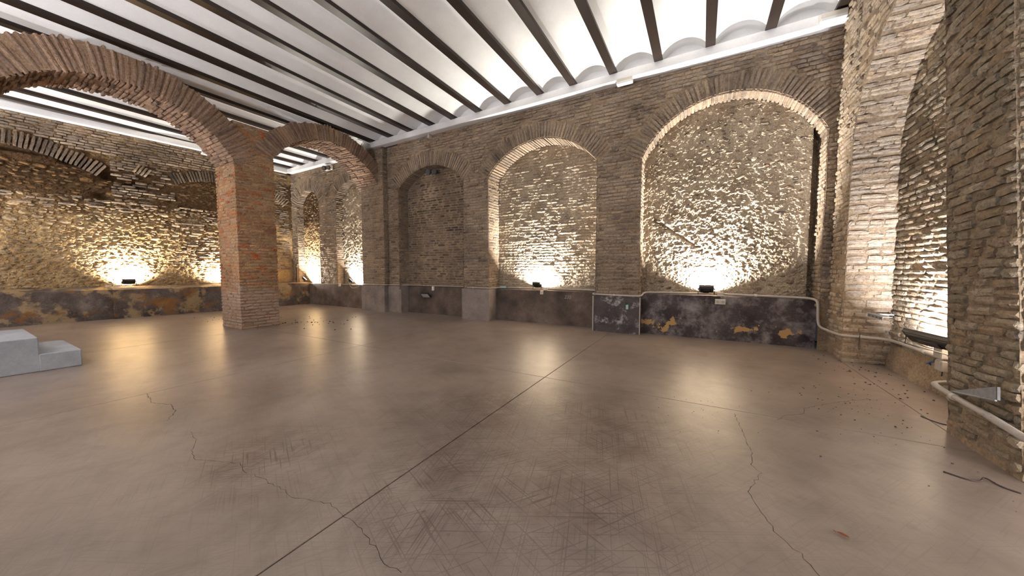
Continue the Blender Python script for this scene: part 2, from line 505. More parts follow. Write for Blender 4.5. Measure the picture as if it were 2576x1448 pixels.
class Fr:
    """a flat surface: origin, u and v along it, n out of it"""
    def __init__(self, o, u, v, n):
        self.o, self.u, self.v, self.n = (np.array(a, float) for a in (o, u, v, n))
        for a in ('u', 'v', 'n'):
            setattr(self, a, getattr(self, a) / np.linalg.norm(getattr(self, a)))
    def at(self, u, v, n=0.0):
        u, v, n = np.asarray(u, float), np.asarray(v, float), np.asarray(n, float)
        return self.o + u[..., None] * self.u + v[..., None] * self.v + n[..., None] * self.n
    def mat(self, cu, cv, cn, lu, lv, ln, ang=0.0):
        c, s = math.cos(ang), math.sin(ang)
        a, b = c * self.u + s * self.v, -s * self.u + c * self.v
        X = np.eye(4)
        X[:3, 0], X[:3, 1], X[:3, 2] = a * lu, b * lv, self.n * ln
        X[:3, 3] = self.o + cu * self.u + cv * self.v + cn * self.n
        return X

_shared = {}
def lay(parent, name, mats_list, mat, templates=None, most=300, face=None):
    """lay pieces: the ones that show largest become objects, the rest one part of kind stuff"""
    templates = templates or BR
    if not mats_list:
        return
    size = np.array([shown_size(X[:3, 3], np.linalg.norm(X[:3, 0]) * np.linalg.norm(X[:3, 1])) for X in mats_list])
    order = np.argsort(-size)
    ind = [i for i in order[:most] if size[i] > 0]
    rest = [i for i in order if i not in set(ind)]
    for i in ind:
        k = int(rng.integers(len(templates)))
        key = (id(templates), k, mat.name, name)
        if key not in _shared:
            t = templates[k]
            _shared[key] = mesh_np(name, t[0], t[1], t[2] if len(t) > 2 else None, [mat], smooth=False)
        o = bpy.data.objects.new(name, _shared[key])
        COL.objects.link(o)
        o.parent = parent
        o.matrix_parent_inverse = parent.matrix_basis.inverted()
        o.matrix_basis = Matrix(mats_list[i].tolist())
    if rest:
        mb = MB()
        for i in rest:
            t = templates[int(rng.integers(len(templates)))]
            X = mats_list[i]
            mb.add(t[0] @ X[:3, :3].T + X[:3, 3], t[1], t[2] if len(t) > 2 else None)
        mb.build('more_' + name + 's', mat, parent, kind='stuff')

CH = 0.0785           # height of a course
def courses(fr, v0, v1, ext, ch=CH, lens=(.29, .29, .27, .31, .15, .2), h=.058, proud=.012, depth=.07, jn=.008, skip=0.0, sag=.006, joint=.014, seed=1):
    """rows of bricks between v0 and v1; ext(va, vb) gives the free intervals of u"""
    r = random.Random(seed)
    out, v, k = [], v0, 0
    while v + ch * .8 <= v1:
        hh = h * r.uniform(.9, 1.1)
        for a, b in ext(v, v + hh):
            if b - a < .03: continue
            u = a - r.uniform(0, .28)
            while u < b:
                L = r.choice(lens) * r.uniform(.92, 1.08)
                ua, ub = max(u, a), min(u + L, b)
                u += L + joint
                if ub - ua < .04 or r.random() < skip: continue
                pr = proud + r.gauss(0, jn)
                out.append(fr.mat((ua + ub) / 2, v + hh / 2 + sag * math.sin((ua + ub) * .9 + v * 3) + r.uniform(-.004, .004), pr - depth / 2, ub - ua, hh * r.uniform(.92, 1.06), depth, r.gauss(0, .008)))
        v += ch; k += 1
    return out

class Arch:
    def __init__(self, c, a, spring, rise, ring):
        self.c, self.a, self.s, self.r, self.t = c, a, spring, rise, ring
        self.R = (a * a + rise * rise) / (2 * rise)
        self.zc = spring + rise - self.R
        self.th = math.asin(min(1, a / self.R)) if rise <= a else math.pi - math.asin(min(1, a / self.R))
    def z(self, u):
        d = np.clip(self.R ** 2 - (np.asarray(u, float) - self.c) ** 2, 0, None)
        return self.zc + np.sqrt(d)
    def half(self, v, ring=True):
        """half width kept free of coursed brick at height v"""
        if v < self.s: return self.a
        Ro = self.R + (self.t if ring else 0)
        d = Ro * Ro - (v - self.zc) ** 2
        if d <= 0: return None
        h = math.sqrt(d)
        if ring:   # the ring ends at the radial line of the springing
            lim = (v - self.zc) * math.tan(self.th) if self.th < math.pi / 2 - .01 else 9
            h = min(h, max(lim, self.a)) if v > self.s else self.a
        return h

def cut(u0, u1, arches, margin=.012):
    def ext(va, vb):
        segs = [(u0, u1)]
        for A in arches:
            hs = [A.half(x) for x in (va, (va + vb) / 2, vb)]
            hs = [x for x in hs if x is not None]
            if not hs: continue
            hw = max(hs) + margin
            new = []
            for a, b in segs:
                if A.c + hw <= a or A.c - hw >= b: new.append((a, b)); continue
                if A.c - hw > a: new.append((a, A.c - hw))
                if A.c + hw < b: new.append((A.c + hw, b))
            segs = new
        return segs
    return ext

def ring_bricks(fr, A, depth, proud=.015, w=.056, pitch=.073, seed=3, lens=None, t=None, off=0.0, jn=.006):
    r = random.Random(seed)
    t = t or A.t
    n = int(round(2 * A.th * A.R / pitch))
    out = []
    for i in range(n):
        th = -A.th + (i + .5) * 2 * A.th / n
        L = t * r.uniform(.93, 1.03)
        Rm = A.R + L / 2 + off + r.gauss(0, .005)
        pr = proud + r.gauss(0, jn)
        ang = math.pi / 2 - th + r.gauss(0, .012)
        X = fr.mat(A.c + Rm * math.sin(th), A.zc + Rm * math.cos(th), pr - depth / 2, L, w * r.uniform(.85, 1.08), depth, ang)
        out.append(X)
    return out

def sheet(mb, fr, u0, u1, vb, vt, du=.06, dv=.06, amp=.012, f=5, seed=0, base=-.004, rel=None):
    """a rough mortar surface between u0 and u1, from vb(u) up to vt(u)"""
    nu, nv = max(2, int((u1 - u0) / du) + 1), 0
    us = np.linspace(u0, u1, nu)
    b = np.array([vb(x) if callable(vb) else vb for x in us], float)
    t = np.array([vt(x) if callable(vt) else vt for x in us], float)
    nv = max(2, int((t - b).max() / dv) + 1)
    k = np.linspace(0, 1, nv)
    Uu = np.repeat(us[:, None], nv, 1)
    Vv = b[:, None] + (t - b)[:, None] * k[None]
    n = base + amp * 2 * fbm(Uu * f, Vv * f, seed)
    if rel is not None: n = n + rel(Uu, Vv)
    mb.grid(fr.at(Uu, Vv, n))

FLIP = [1, 1, 1]
def opening(wall, fr, A, v0, depth, mats, seed, ring=True, jl=True, jr=True, pitch=.073):
    """jambs, soffit and ring of an arched recess in the surface fr"""
    mb = MB()
    zf = lambda d: None
    for side in (-1, 1):
        j = Fr(fr.at(A.c + side * A.a, 0, 0), -fr.n, fr.v, -side * fr.u)
        sheet(mb, j, -.01, depth, v0, A.s + .02, .08, .06, .01, 6, seed + side, -.01)
        if (side < 0 and jl) or (side > 0 and jr):
            mats.extend(courses(j, v0, A.s, lambda a, b: [(.0, depth)], proud=.006, jn=.006, lens=(.28, .17, .3), seed=seed + side))
    n = 40
    th = np.linspace(-A.th, A.th, n)
    d = np.linspace(-.01, depth, 8)
    R_ = A.R + .03
    U_ = A.c + R_ * np.sin(th)[:, None] + 0 * d[None]
    V_ = A.zc + R_ * np.cos(th)[:, None] + .012 * fbm(th[:, None] * 9, d[None] * 7, seed)
    P = fr.at(U_, V_, -(0 * th[:, None] + d[None]))
    mb.grid(P)
    return mb

# ================================================================== FLOOR
XL, XR, YB = -16.6, 3.4, -5.0
mb = MB(); mb.box(((XL + XR) / 2, 2.0, -.06), (XR - XL + .6, 14.6, .08))
floor = struct(mb.build('floor', M['joint']))
xs = [XL, -13.55, -9.62, -5.80, -1.86, 2.02, XR]
ys = [YB, 4.20, 9.0]
for i in range(len(xs) - 1):
    for j in range(len(ys) - 1):
        g = .0045
        a, b, c, d = xs[i] + g, xs[i + 1] - g, ys[j] + g, ys[j + 1] - g
        mb = MB(); mb.box(((a + b) / 2, (c + d) / 2, -.01), (b - a, d - c, .02), None, .003)
        mb.build('floor_slab', M['floor'], floor)

def ribbon(pts, wd, z=.0008, jag=.02, seed=1):
    r = random.Random(seed)
    p = []
    for (a, b) in zip(pts[:-1], pts[1:]):
        a, b = np.array(a), np.array(b)
        n = max(2, int(np.linalg.norm(b - a) / .035))
        nr = np.array([-(b - a)[1], (b - a)[0]]); nr = nr / (np.linalg.norm(nr) + 1e-9)
        for k in range(n):
            p.append(a + (b - a) * k / n + nr * r.gauss(0, jag * .5))
    p.append(np.array(pts[-1]))
    p = np.array(p)
    d = np.gradient(p, axis=0); d /= np.linalg.norm(d, axis=1)[:, None] + 1e-9
    nr = np.stack([-d[:, 1], d[:, 0]], 1)
    wds = wd * np.array([r.uniform(.4, 1.2) for _ in p])[:, None] / 2
    L, R_ = p + nr * wds, p - nr * wds
    n = len(p)
    V = np.vstack([np.c_[L, np.full(n, z)], np.c_[R_, np.full(n, z)]])
    Q = [[i, i + 1, n + i + 1, n + i] for i in range(n - 1)]
    return MB().add(V, Q)

def floor_pt(x, y):
    d = FWD * 840 + RGT * (x - 1288) - UPV * (y - 724)
    P = np.array(CAM_LOC) + d * (-1.5 / d[2])
    return P[:2]

CRACKS = [([(1847, 1040), (1862, 1075), (1873, 1095), (1893, 1140), (1890, 1168), (1918, 1190), (1880, 1236), (1917, 1288), (1950, 1335), (2000, 1380), (2028, 1405), (2065, 1452)], .007),
          ([(1956, 1056), (1975, 1045), (2022, 1040), (2026, 1026), (2085, 1014), (2140, 1008), (2185, 1003)], .008),
          ([(372, 990), (381, 1012), (432, 1018), (440, 1035), (418, 1058)], .012),
          ([(640, 1192), (700, 1225), (742, 1252), (830, 1265), (850, 1288), (895, 1315), (940, 1375), (968, 1415), (1010, 1440)], .006),
          ([(480, 1085), (492, 1105), (482, 1142), (497, 1155), (530, 1158), (600, 1165), (620, 1190)], .006)]
for i, (c, wd) in enumerate(CRACKS):
    ribbon([floor_pt(*q) for q in c], wd * .55, jag=.012, seed=i + 3).build('crack', M['crack'], floor)

# ================================================================== CEILING
ZB = 5.875
BX = [-16.7, -15.72, -14.78, -13.84, -12.9, -11.96, -11.02, -10.04, -9.13, -8.22, -7.30, -6.44, -5.55, -4.61, -3.66, -2.79, -1.85, -0.91, .03, .98, 1.94, 2.9, 3.7]
mb = MB(); mb.box(((XL + XR) / 2, 2.0, 6.46), (XR - XL + .8, 14.6, .2))
ceiling = struct(mb.build('ceiling', M['white']))
for i, x in enumerate(BX):
    if XL - .2 < x < XR:
        mb = MB()
        for cz, ww, hh in ((ZB + .011, .17, .022), (ZB + .12, .055, .2), (ZB + .235, .15, .022)):
            mb.box((x, 1.65, cz), (ww, 13.3, hh), None, .004)
        mb.box((x, 1.65, ZB + .05), (.15, 13.3, .07), None, .006)
        mb.build('beam', M['beam'], ceiling)
for a, b in zip(BX[:-1], BX[1:]):
    n = 14
    h = (b - a) / 2 - .06
    rise = .21
    R_ = (h * h + rise * rise) / (2 * rise)
    th = np.linspace(-math.asin(h / R_), math.asin(h / R_), n + 1)
    px = (a + b) / 2 + R_ * np.sin(th)
    pz = ZB + .072 + rise - R_ + R_ * np.cos(th)
    yy = np.linspace(-5.0, 8.45, 40)
    P = np.stack([np.repeat(px[:, None], 40, 1), np.repeat(yy[None], n + 1, 0), np.repeat(pz[:, None], 40, 1)], -1)
    P[..., 2] += .008 * fbm(P[..., 0] * 1.2 + 9, P[..., 1] * .9, i)
    mb = MB().grid(P)
    mb.build('vault_panel', M['white'], ceiling, smooth=True)

# ================================================================== MAIN WALL (front)
YF = 8.08
TOP = 5.72
FW = Fr((0, YF, 0), (1, 0, 0), (0, 0, 1), (0, -1, 0))
n1 = Arch(-7.63, 1.37, 4.20, .58, .46)
n2 = Arch(-3.80, 1.55, 4.10, .78, .42)
n3 = Arch(.33, 1.56, 3.96, 1.04, .40)
mb = MB()
segs = [(-9.65, -9.0), (-6.26, -5.35), (-2.25, -1.23), (1.89, 2.06)]
for k, (a, b) in enumerate(segs):
    fr = FW if k else Fr((0, YF + .1, 0), (1, 0, 0), (0, 0, 1), (0, -1, 0))
    sheet(mb, fr, a, b, 0, TOP, .05, .04, .014, 7, 10 + k, -.013)
for k, A in enumerate((n1, n2, n3)):
    sheet(mb, FW, A.c - A.a, A.c + A.a, lambda u, A=A: float(A.z(u)), TOP, .05, .04, .014, 7, 20 + k, -.013)
wf_bricks, wf_ring = [], []
deps = {n1: .42, n2: .58, n3: .42}
for k, A in enumerate((n1, n2, n3)):
    jb = opening(None, FW, A, .80, deps[A] + (.3 if A is n3 else .06), wf_bricks, 50 + k)
    for attr in ('v', 'q', 't'):
        pass
    base = mb.n
    for V in jb.v: mb.v.append(V)
    for Q in jb.q: mb.q.append(Q + base)
    mb.n += jb.n
    wf_ring += ring_bricks(FW, A, deps[A] + .02, .014, .056, .0745, 60 + k)
# respond pilaster that carries the arcade
RX0, RX1, RY = -10.82, -9.65, 7.98
RF = Fr((0, RY, 0), (1, 0, 0), (0, 0, 1), (0, -1, 0))
RS = Fr((RX1, 0, 0), (0, 1, 0), (0, 0, 1), (1, 0, 0))
RS2 = Fr((RX0, 0, 0), (0, -1, 0), (0, 0, 1), (-1, 0, 0))
sheet(mb, RF, RX0, RX1, 0, TOP, .06, .05, .012, 7, 31)
sheet(mb, RS, RY, YF + .12, 0, TOP, .06, .05, .012, 7, 32)
sheet(mb, RS2, -(8.3), -RY, 0, TOP, .06, .05, .012, 7, 33)
# head of the wall behind the cornice, up to the vaults
wall_front = struct(mb.build('wall_front', M['mortar']))
wf_bricks += courses(FW, .93, TOP, cut(-9.0, 2.05, [n1, n2, n3]), seed=5)
wf_bricks += courses(Fr((0, YF + .1, 0), (1, 0, 0), (0, 0, 1), (0, -1, 0)), .93, TOP, lambda a, b: [(-9.65, -9.0)], seed=6)
wf_bricks += courses(RF, .93, TOP, lambda a, b: [(RX0, RX1)], seed=7)
wf_bricks += courses(RS, .93, TOP, lambda a, b: [(RY, YF + .1)], seed=8)
wf_bricks += courses(RS2, .93, TOP, lambda a, b: [(-8.3, -RY)], seed=9)
lay(wall_front, 'brick', wf_bricks, M['brick'])
lay(wall_front, 'arch_brick', wf_ring, M['brick'], BRD)

# ---- the backs of the three recesses
def recess_back(parent, name, fr, A, v0, mat, rel=None, du=.022, amp=.02, f=9, seed=0, grow=.02):
    m_ = MB()
    sheet(m_, fr, A.c - A.a - grow, A.c + A.a + grow, v0, lambda u: float(A.z(min(max(u, A.c - A.a), A.c + A.a))) + .03, du, du, amp, f, seed, 0, rel)
    return m_.build(name, mat, parent, smooth=False)

B1 = Fr((0, YF + deps[n1], 0), (1, 0, 0), (0, 0, 1), (0, -1, 0))
p1 = recess_back(wall_front, 'recess_back', B1, n1, .85, M['mortar'], None, .06, .01, 7, 70)
p1['label'] = 'dark brick infill of the leftmost recess'
inn = lambda A: (lambda va, vb: [(A.c - min(A.half(max(va, A.s + .001), False) or 0, A.half(max(vb, A.s + .001), False) or 0, A.a), A.c + min(A.half(max(va, A.s + .001), False) or 0, A.half(max(vb, A.s + .001), False) or 0, A.a))])
lay(p1, 'brick', courses(B1, .93, n1.s + n1.r, inn(n1), proud=.010, jn=.004, sag=.003, seed=71), M['brick_grey'], most=120)

B2 = Fr((0, YF + deps[n2], 0), (1, 0, 0), (0, 0, 1), (0, -1, 0))
def rel2(u, v):
    c = np.abs(((v + .01 * np.sin(u * 3)) / CH) % 1 - .5)
    return .016 * (c < .33) * (fbm(u * 3, v * 9, 5) > -.12) + .024 * fbm(u * 24, v * 30, 8, 2)
p2 = recess_back(wall_front, 'recess_back', B2, n2, .85, M['render'], rel2, .015, .011, 7, 72)
p2['label'] = 'rough eroded brick infill of the middle recess'
lay(p2, 'brick', courses(B2, .96, n2.s + n2.r, inn(n2), proud=.022, jn=.014, skip=.42, sag=.012, lens=(.24, .18, .28, .13, .1), h=.05, seed=73), M['brick_pale'], most=220)

B3 = Fr((0, YF + deps[n3], 0), (1, 0, 0), (0, 0, 1), (0, -1, 0))
def rel3(u, v):
    # a groove that falls to the right, as in an old filled roof line
    d = np.abs((v - 2.62) + .74 * (u + .95)) / 1.24
    g = -.07 * np.exp(-(d / .035) ** 2) * ((u > -1.0) & (u < .0))
    gap = -.20 * (u > n3.c + n3.a - .10)
    return g + gap + .030 * fbm(u * 26, v * 30, 9, 2) + .012 * (fbm(u * 15, v * 19, 11) > .04)
p3 = recess_back(wall_front, 'recess_back', B3, n3, .85, M['render'], rel3, .014, .009, 6, 74)
p3['label'] = 'rubble infill of the wide recess'

def scatter_stones(fr, inside, u0, u1, v0, v1, n, seed, lo=.07, hi=.2, asp=(.35, .65), proud=.02, gap=1.02):
    r = random.Random(seed)
    put, out, tries = [], [], 0
    while len(out) < n and tries < n * 40:
        tries += 1
        L = r.uniform(lo, hi) if r.random() < .75 else r.uniform(hi, hi * 1.5)
        u, v = r.uniform(u0, u1), r.uniform(v0, v1)
        hgt = L * r.uniform(*asp)
        if not inside(u, v): continue
        if any(abs(u - a) < (L + c) / 2 * gap and abs(v - b) < (hgt + d) / 2 * gap for a, b, c, d in put): continue
        put.append((u, v, L, hgt))
        dp = min(L, hgt) * r.uniform(.7, 1.1)
        out.append(fr.mat(u, v, proud * r.uniform(.2, 1.2) - dp * .40, L, hgt, dp, r.gauss(-.05, .22)))
    return out
in3 = lambda u, v: v < float(n3.z(u)) - .1 and abs(u - n3.c) < n3.a - .2
lay(p3, 'stone', scatter_stones(B3, in3, -1.2, 1.8, 1.05, 5.0, 330, 75, .06, .17, proud=.02), M['stone_dark'], ST)

# ---- dado along the main wall
def dado(parent, x0, x1, y0, y1, z1, mat, seed=0, amp=.004, label=None):
    fr = Fr((0, y0, 0), (1, 0, 0), (0, 0, 1), (0, -1, 0))
    m_ = MB()
    nu, nv = max(4, int((x1 - x0) / .07)), 14
    u, v = np.meshgrid(np.linspace(x0, x1, nu), np.linspace(0, z1 - .012, nv), indexing='ij')
    n = amp * 2 * fbm(u * 3, v * 3, seed)
    F_ = fr.at(u, v, n)
    m_.grid(F_)
    # rounded top edge and sloping ledge
    k = np.linspace(x0, x1, nu)
    P = np.zeros((nu, 4, 3))
    P[:, 0] = F_[:, -1]
    P[:, 1] = np.c_[k, np.full(nu, y0 + .012), np.full(nu, z1)]
    P[:, 2] = np.c_[k, np.full(nu, (y0 + y1) / 2), np.full(nu, z1 + .008)]
    P[:, 3] = np.c_[k, np.full(nu, y1), np.full(nu, z1 + .012)]
    m_.grid(P)
    for x in (x0, x1):
        m_.add([(x, y0, 0), (x, y1, 0), (x, y1, z1), (x, y0 + .006, z1)], [[0, 1, 2, 3]])
    o = m_.build('dado_panel', mat, parent)
    if label: o['label'] = label
    return o
dado(wall_front, RX0 - .03, RX1 + .03, RY - .05, 8.3, .92, M['dado_light'], 1, label='pale grey cement plinth of the arcade respond')
dado(wall_front, RX1 + .0, -8.98, YF + .02, YF + .4, .92, M['dado_light'], 2)
dado(wall_front, -9.0, -6.24, YF + .34, YF + .5, .92, M['dado_dark'], 3, label='dark cement dado of the leftmost recess')
dado(wall_front, -6.30, -5.33, YF - .05, YF + .62, .92, M['dado_light'], 4, label='pale grey cement plinth of the pilaster')
dado(wall_front, -5.36, -2.24, YF + .36, YF + .62, .92, M['dado_dark'], 5, label='dark stained cement dado of the middle recess')
dado(wall_front, -2.27, -1.21, YF - .05, YF + .5, .87, M['dado_salt'], 6, label='black cement plinth with white salt stains')
dado(wall_front, -1.24, 1.91, YF + .22, YF + .46, .93, M['dado_flaking'], 7, .008, label='black dado with flaking ochre patches')
for x in (-2.28, -1.2):
    MB().box((x, YF - .055, .43), (.022, .022, .86), None, .004).build('edge_bead', M['pvc'], wall_front)

# ---- cornice and white head of the wall
mb = MB(); mb.box(((RX0 + 2.06) / 2, 7.98, 5.795), (2.06 - RX0, .24, .19), None, .015)
cor = struct(mb.build('trim_1', M['cornice']))
mb = MB(); mb.box(((RX0 + 2.06) / 2, 8.12, 6.1), (2.06 - RX0, .08, .5))
struct(mb.build('wall_front_head', M['cornice']))

# ================================================================== FAR BAY behind the arcade (same wall line)
YV = 8.30
FV = Fr((0, YV, 0), (1, 0, 0), (0, 0, 1), (0, -1, 0))
na = Arch(-14.80, .82, 4.25, .62, .46)
nb = Arch(-11.80, 1.02, 4.35, .55, .40)
mb = MB()
for k, (a, b) in enumerate([(-16.3, na.c - na.a), (na.c + na.a, nb.c - nb.a), (nb.c + nb.a, -10.75)]):
    sheet(mb, FV, a, b, .9, TOP, .06, .05, .03, 5, 110 + k)
for k, A in enumerate((na, nb)):
    sheet(mb, FV, A.c - A.a, A.c + A.a, lambda u, A=A: float(A.z(u)), TOP, .06, .05, .03, 5, 120 + k)
vb, vr = [], []
for k, (A, dp) in enumerate(((na, .28), (nb, .30))):
    jb = opening(None, FV, A, .9, dp, vb, 150 + k)
    base = mb.n
    mb.v += jb.v; mb.q += [Q + base for Q in jb.q]; mb.n += jb.n
    vr += ring_bricks(FV, A, dp, .016, .056, .078, 160 + k, jn=.012)
wall_bay = struct(mb.build('wall_front_bay', M['mortar']))
vb += courses(FV, .95, TOP, cut(-16.3, -10.75, [na, nb]), jn=.012, skip=.06, seed=105)
lay(wall_bay, 'brick', vb, M['brick'], most=200)
lay(wall_bay, 'arch_brick', vr, M['brick'], BRD)
for A, dp, sd, mt in ((na, .28, 171, 'stone_ochre'), (nb, .30, 173, 'stone')):
    fr = Fr((0, YV + dp, 0), (1, 0, 0), (0, 0, 1), (0, -1, 0))
    rel = lambda u, v: .04 * fbm(u * 16, v * 20, 21, 2) + .02 * (fbm(u * 9, v * 12, 23) > .04)
    p = recess_back(wall_bay, 'recess_back', fr, A, .85, M['render_ochre'] if A is na else M['render'], rel, .024, .02, 5, sd)
    ins = lambda u, v, A=A: v < float(A.z(u)) - .08 and abs(u - A.c) < A.a - .08
    lay(p, 'stone', scatter_stones(fr, ins, A.c - A.a, A.c + A.a, 1.0, 4.9, 240, sd + 1, .07, .2, proud=.02), M[mt], ST, most=150)
mb = MB()
o1 = dado(wall_bay, -14.85, -12.5, YV - .02, YV + .34, .9, M['dado_dark'], 180)
dado(wall_bay, -12.5, -10.80, YV - .05, YV + .34, .9, M['dado_dark'], 181)
mb = MB(); mb.box((-13.5, YV - .09, 5.795), (5.5, .22, .19), None, .015)
struct(mb.build('trim_2', M['cornice']))
mb = MB(); mb.box((-13.5, YV + .05, 6.1), (5.6, .08, .5))
struct(mb.build('wall_front_bay_head', M['cornice']))

# ================================================================== LEFT WALL
def left_part(name, A_, B_, da, db, zt, seed, upper):
    """a stretch of the left wall from A_ to B_ (plan points) above a masonry dado with front da-db"""
    A_, B_ = np.array(A_, float), np.array(B_, float)
    d = (B_ - A_) / np.linalg.norm(B_ - A_)
    fr = Fr((A_[0], A_[1], 0), (d[0], d[1], 0), (0, 0, 1), (d[1], -d[0], 0))
    return fr, float(np.linalg.norm(B_ - A_))
LA, LB = (-16.763, -5.0), (-15.62, 5.72)
fa, la = left_part('a', LA, LB, None, None, TOP, 1, None)
# u on this stretch for a plan y
uy = lambda y: (y + 5.0) / (5.72 + 5.0) * la
voids = [(uy(3.03), 4.36, .26, .14, .30), (uy(2.80), 3.74, .24, .13, .28), (uy(3.45), 4.14, .20, .10, .22), (uy(1.2), 4.72, .9, .07, .22), (uy(2.35), 4.62, .35, .09, .25), (uy(4.55), 3.62, .07, .07, .15), (uy(4.58), 2.2, .06, .06, .15), (uy(4.3), 3.9, .12, .16, .12)]
def rel_left(u, v):
    n = .03 * fbm(u * 6, v * 8, 31, 2) + .035 * fbm(u * 17, v * 22, 33, 2) + .014 * (fbm(u * 9, v * 15, 35) > .05)
    for a, b, wu, wv, dp in voids:
        n = n - dp * np.exp(-(((u - a) / wu) ** 2 + ((v - b) / wv) ** 2) * 1.4)
    # the eroded band under the first arch lies deeper
    n = n - .10 * np.exp(-(((v - 4.25) / .38) ** 2)) * (1 / (1 + np.exp((u - uy(3.6)) * 4)))
    return n
mb = MB()
sheet(mb, fa, 0, uy(.4), .6, TOP, .08, .06, .04, 4, 200, 0, rel_left)
sheet(mb, fa, uy(.4), la, .6, TOP, .022, .020, .02, 4, 200, 0, rel_left)
LC, LD = (-16.02, 5.72), (-16.08, 8.4)
fb = Fr((LC[0], LC[1], 0), (LD[0] - LC[0], LD[1] - LC[1], 0), (0, 0, 1), (LD[1] - LC[1], LC[0] - LD[0], 0))
sheet(mb, fb, 0, 2.7, .6, TOP, .04, .03, .04, 4, 203, 0, lambda u, v: .03 * fbm(u * 12, v * 16, 37, 3))
mb.add([(LB[0], LB[1], 0), (LC[0], LC[1], 0), (LC[0], LC[1], TOP), (LB[0], LB[1], TOP)], [[0, 1, 2, 3]])
wall_left = struct(mb.build('wall_left', M['render_ochre']))
# arches left in the masonry
la1 = Arch(uy(1.0), 1.75, 4.30, .52, .40)
la2 = Arch(uy(5.75), 1.35, 4.40, .30, .36)
ringA = [X for X in ring_bricks(fa, la1, .22, .05, .06, .085, 210, jn=.02) if fa.u @ (X[:3, 3] - fa.o) > uy(.2) - .2]
ringB = [X for X in ring_bricks(fa, la2, .2, .04, .056, .078, 211, jn=.012) if fa.u @ (X[:3, 3] - fa.o) < la - .02]
extra = [fa.mat(uy(3.55) + .075 * k, 4.72 - .035 * k, .02, .30, .06, .16, 1.05) for k in range(4)]
lb = courses(fa, 5.0, TOP, cut(uy(-1), la, [la1, la2]), proud=.045, jn=.012, seed=212)
lb += courses(fa, 3.75, 5.0, cut(uy(3.0), la, [la1, la2]), proud=.035, jn=.022, skip=.22, sag=.02, seed=213)
lb += courses(fa, 1.7, 3.7, lambda a, b: [(uy(4.35), la)], proud=.03, jn=.02, skip=.45, sag=.02, seed=214)
lb += courses(fa, 3.3, 3.75, lambda a, b: [(uy(.6), uy(4.2))], proud=.03, jn=.025, skip=.45, sag=.02, seed=215)
la3 = Arch(uy(5.72) + 1.3, .9, 4.1, .5, .42)
lb2 = courses(fb, 1.5, TOP, lambda a, b: [(0, 2.45)], proud=.02, jn=.015, skip=.12, sag=.012, seed=216)
lb2 += ring_bricks(fb, Arch(.9, 1.3, 4.2, .55, .42), .2, .05, .058, .082, 217, jn=.012)
lay(wall_left, 'brick', lb + lb2 + extra, M['brick'], most=300)
lay(wall_left, 'arch_brick', ringA + ringB, M['brick_grey'], BRD)
def no_void(u, v):
    return all(((u - a) / wu) ** 2 + ((v - b) / wv) ** 2 > 1.1 for a, b, wu, wv, dp in voids)
ls = scatter_stones(fa, lambda u, v: no_void(u, v), uy(.5), la, .98, 3.6, 1100, 220, .08, .22, (.38, .7), proud=.034, gap=.95)
lay(wall_left, 'stone', ls, M['stone_ochre'], ST)
lay(wall_left, 'dark_stone', scatter_stones(fa, lambda u, v: no_void(u, v), uy(.5), uy(3.4), 3.5, 4.45, 130, 221, .07, .2, (.3, .6), proud=.022), M['stone_damp'], ST)

# dado of the left wall: two stretches with a joint between them
def dado_left(P, Qp, W0, W1, z, rise, seed):
    P, Qp, W0, W1 = (np.array(a, float) for a in (P, Qp, W0, W1))
    d = (Qp - P); L = np.linalg.norm(d); d /= L
    fr = Fr((P[0], P[1], 0), (d[0], d[1], 0), (0, 0, 1), (d[1], -d[0], 0))
    nu = max(6, int(L / .05)); nv = 18
    u, v = np.meshgrid(np.linspace(0, L, nu), np.linspace(0, z - .02, nv), indexing='ij')
    F_ = fr.at(u, v, .05 * fbm(u * 4, v * 4, seed) + .02 * fbm(u * 14, v * 14, seed + 1))
    m_ = MB(); m_.grid(F_)
    k = np.linspace(0, 1, nu)[:, None]
    fpt, bpt = P + (Qp - P) * k, W0 + (W1 - W0) * k
    T_ = np.zeros((nu, 6, 3)); T_[:, 0] = F_[:, -1]
    for j, t in enumerate((.0, .25, .5, .75, 1.0)):
        T_[:, j + 1, :2] = fpt * (1 - t) + bpt * t
        T_[:, j + 1, 2] = z + rise * t + .006 * fbm(np.linspace(0, L, nu) * 3 + 9 * j, np.zeros(nu) + j, seed)
    m_.grid(T_)
    for pp, ww in ((P, W0), (Qp, W1)):
        m_.add([(*pp, 0), (*ww, 0), (*ww, z + rise), (*pp, z)], [[0, 1, 2, 3]])
    return m_.build('dado_panel', M['dado_masonry'], wall_left)
wl = lambda y: (LA[0] + (LB[0] - LA[0]) * (y + 5.0) / 10.72, y)
dado_left((-16.38, -5.0), (-15.44, 2.80), wl(-5.0), wl(2.80), .885, .09, 230)
dado_left((-15.36, 2.80), (-15.0, 5.70), wl(2.80), wl(5.72), .885, .09, 232)
dado_left((-14.98, 5.70), (-14.84, 8.36), LC, LD, .90, .05, 234)
# cornice of the left wall
def cornice_along(name, A_, B_, off):
    A_, B_ = np.array(A_, float), np.array(B_, float)
    d = B_ - A_; L = np.linalg.norm(d); d /= L
    n = np.array([d[1], -d[0]])
    c = (A_ + B_) / 2 + n * off
    rot = np.array([[d[0], -d[1], 0], [d[1], d[0], 0], [0, 0, 1]])
    m_ = MB(); m_.box((c[0], c[1], 5.795), (L, .2, .19), rot, .015)
    struct(m_.build(name, M['cornice']))
    m_ = MB(); m_.box((c[0] - n[0] * .12, c[1] - n[1] * .12, 6.1), (L, .08, .5), rot)
    struct(m_.build(name.replace('trim', 'wall_left_head'), M['cornice']))
cornice_along('trim_3', LA, LB, .08)
cornice_along('trim_4', LC, LD, .08)

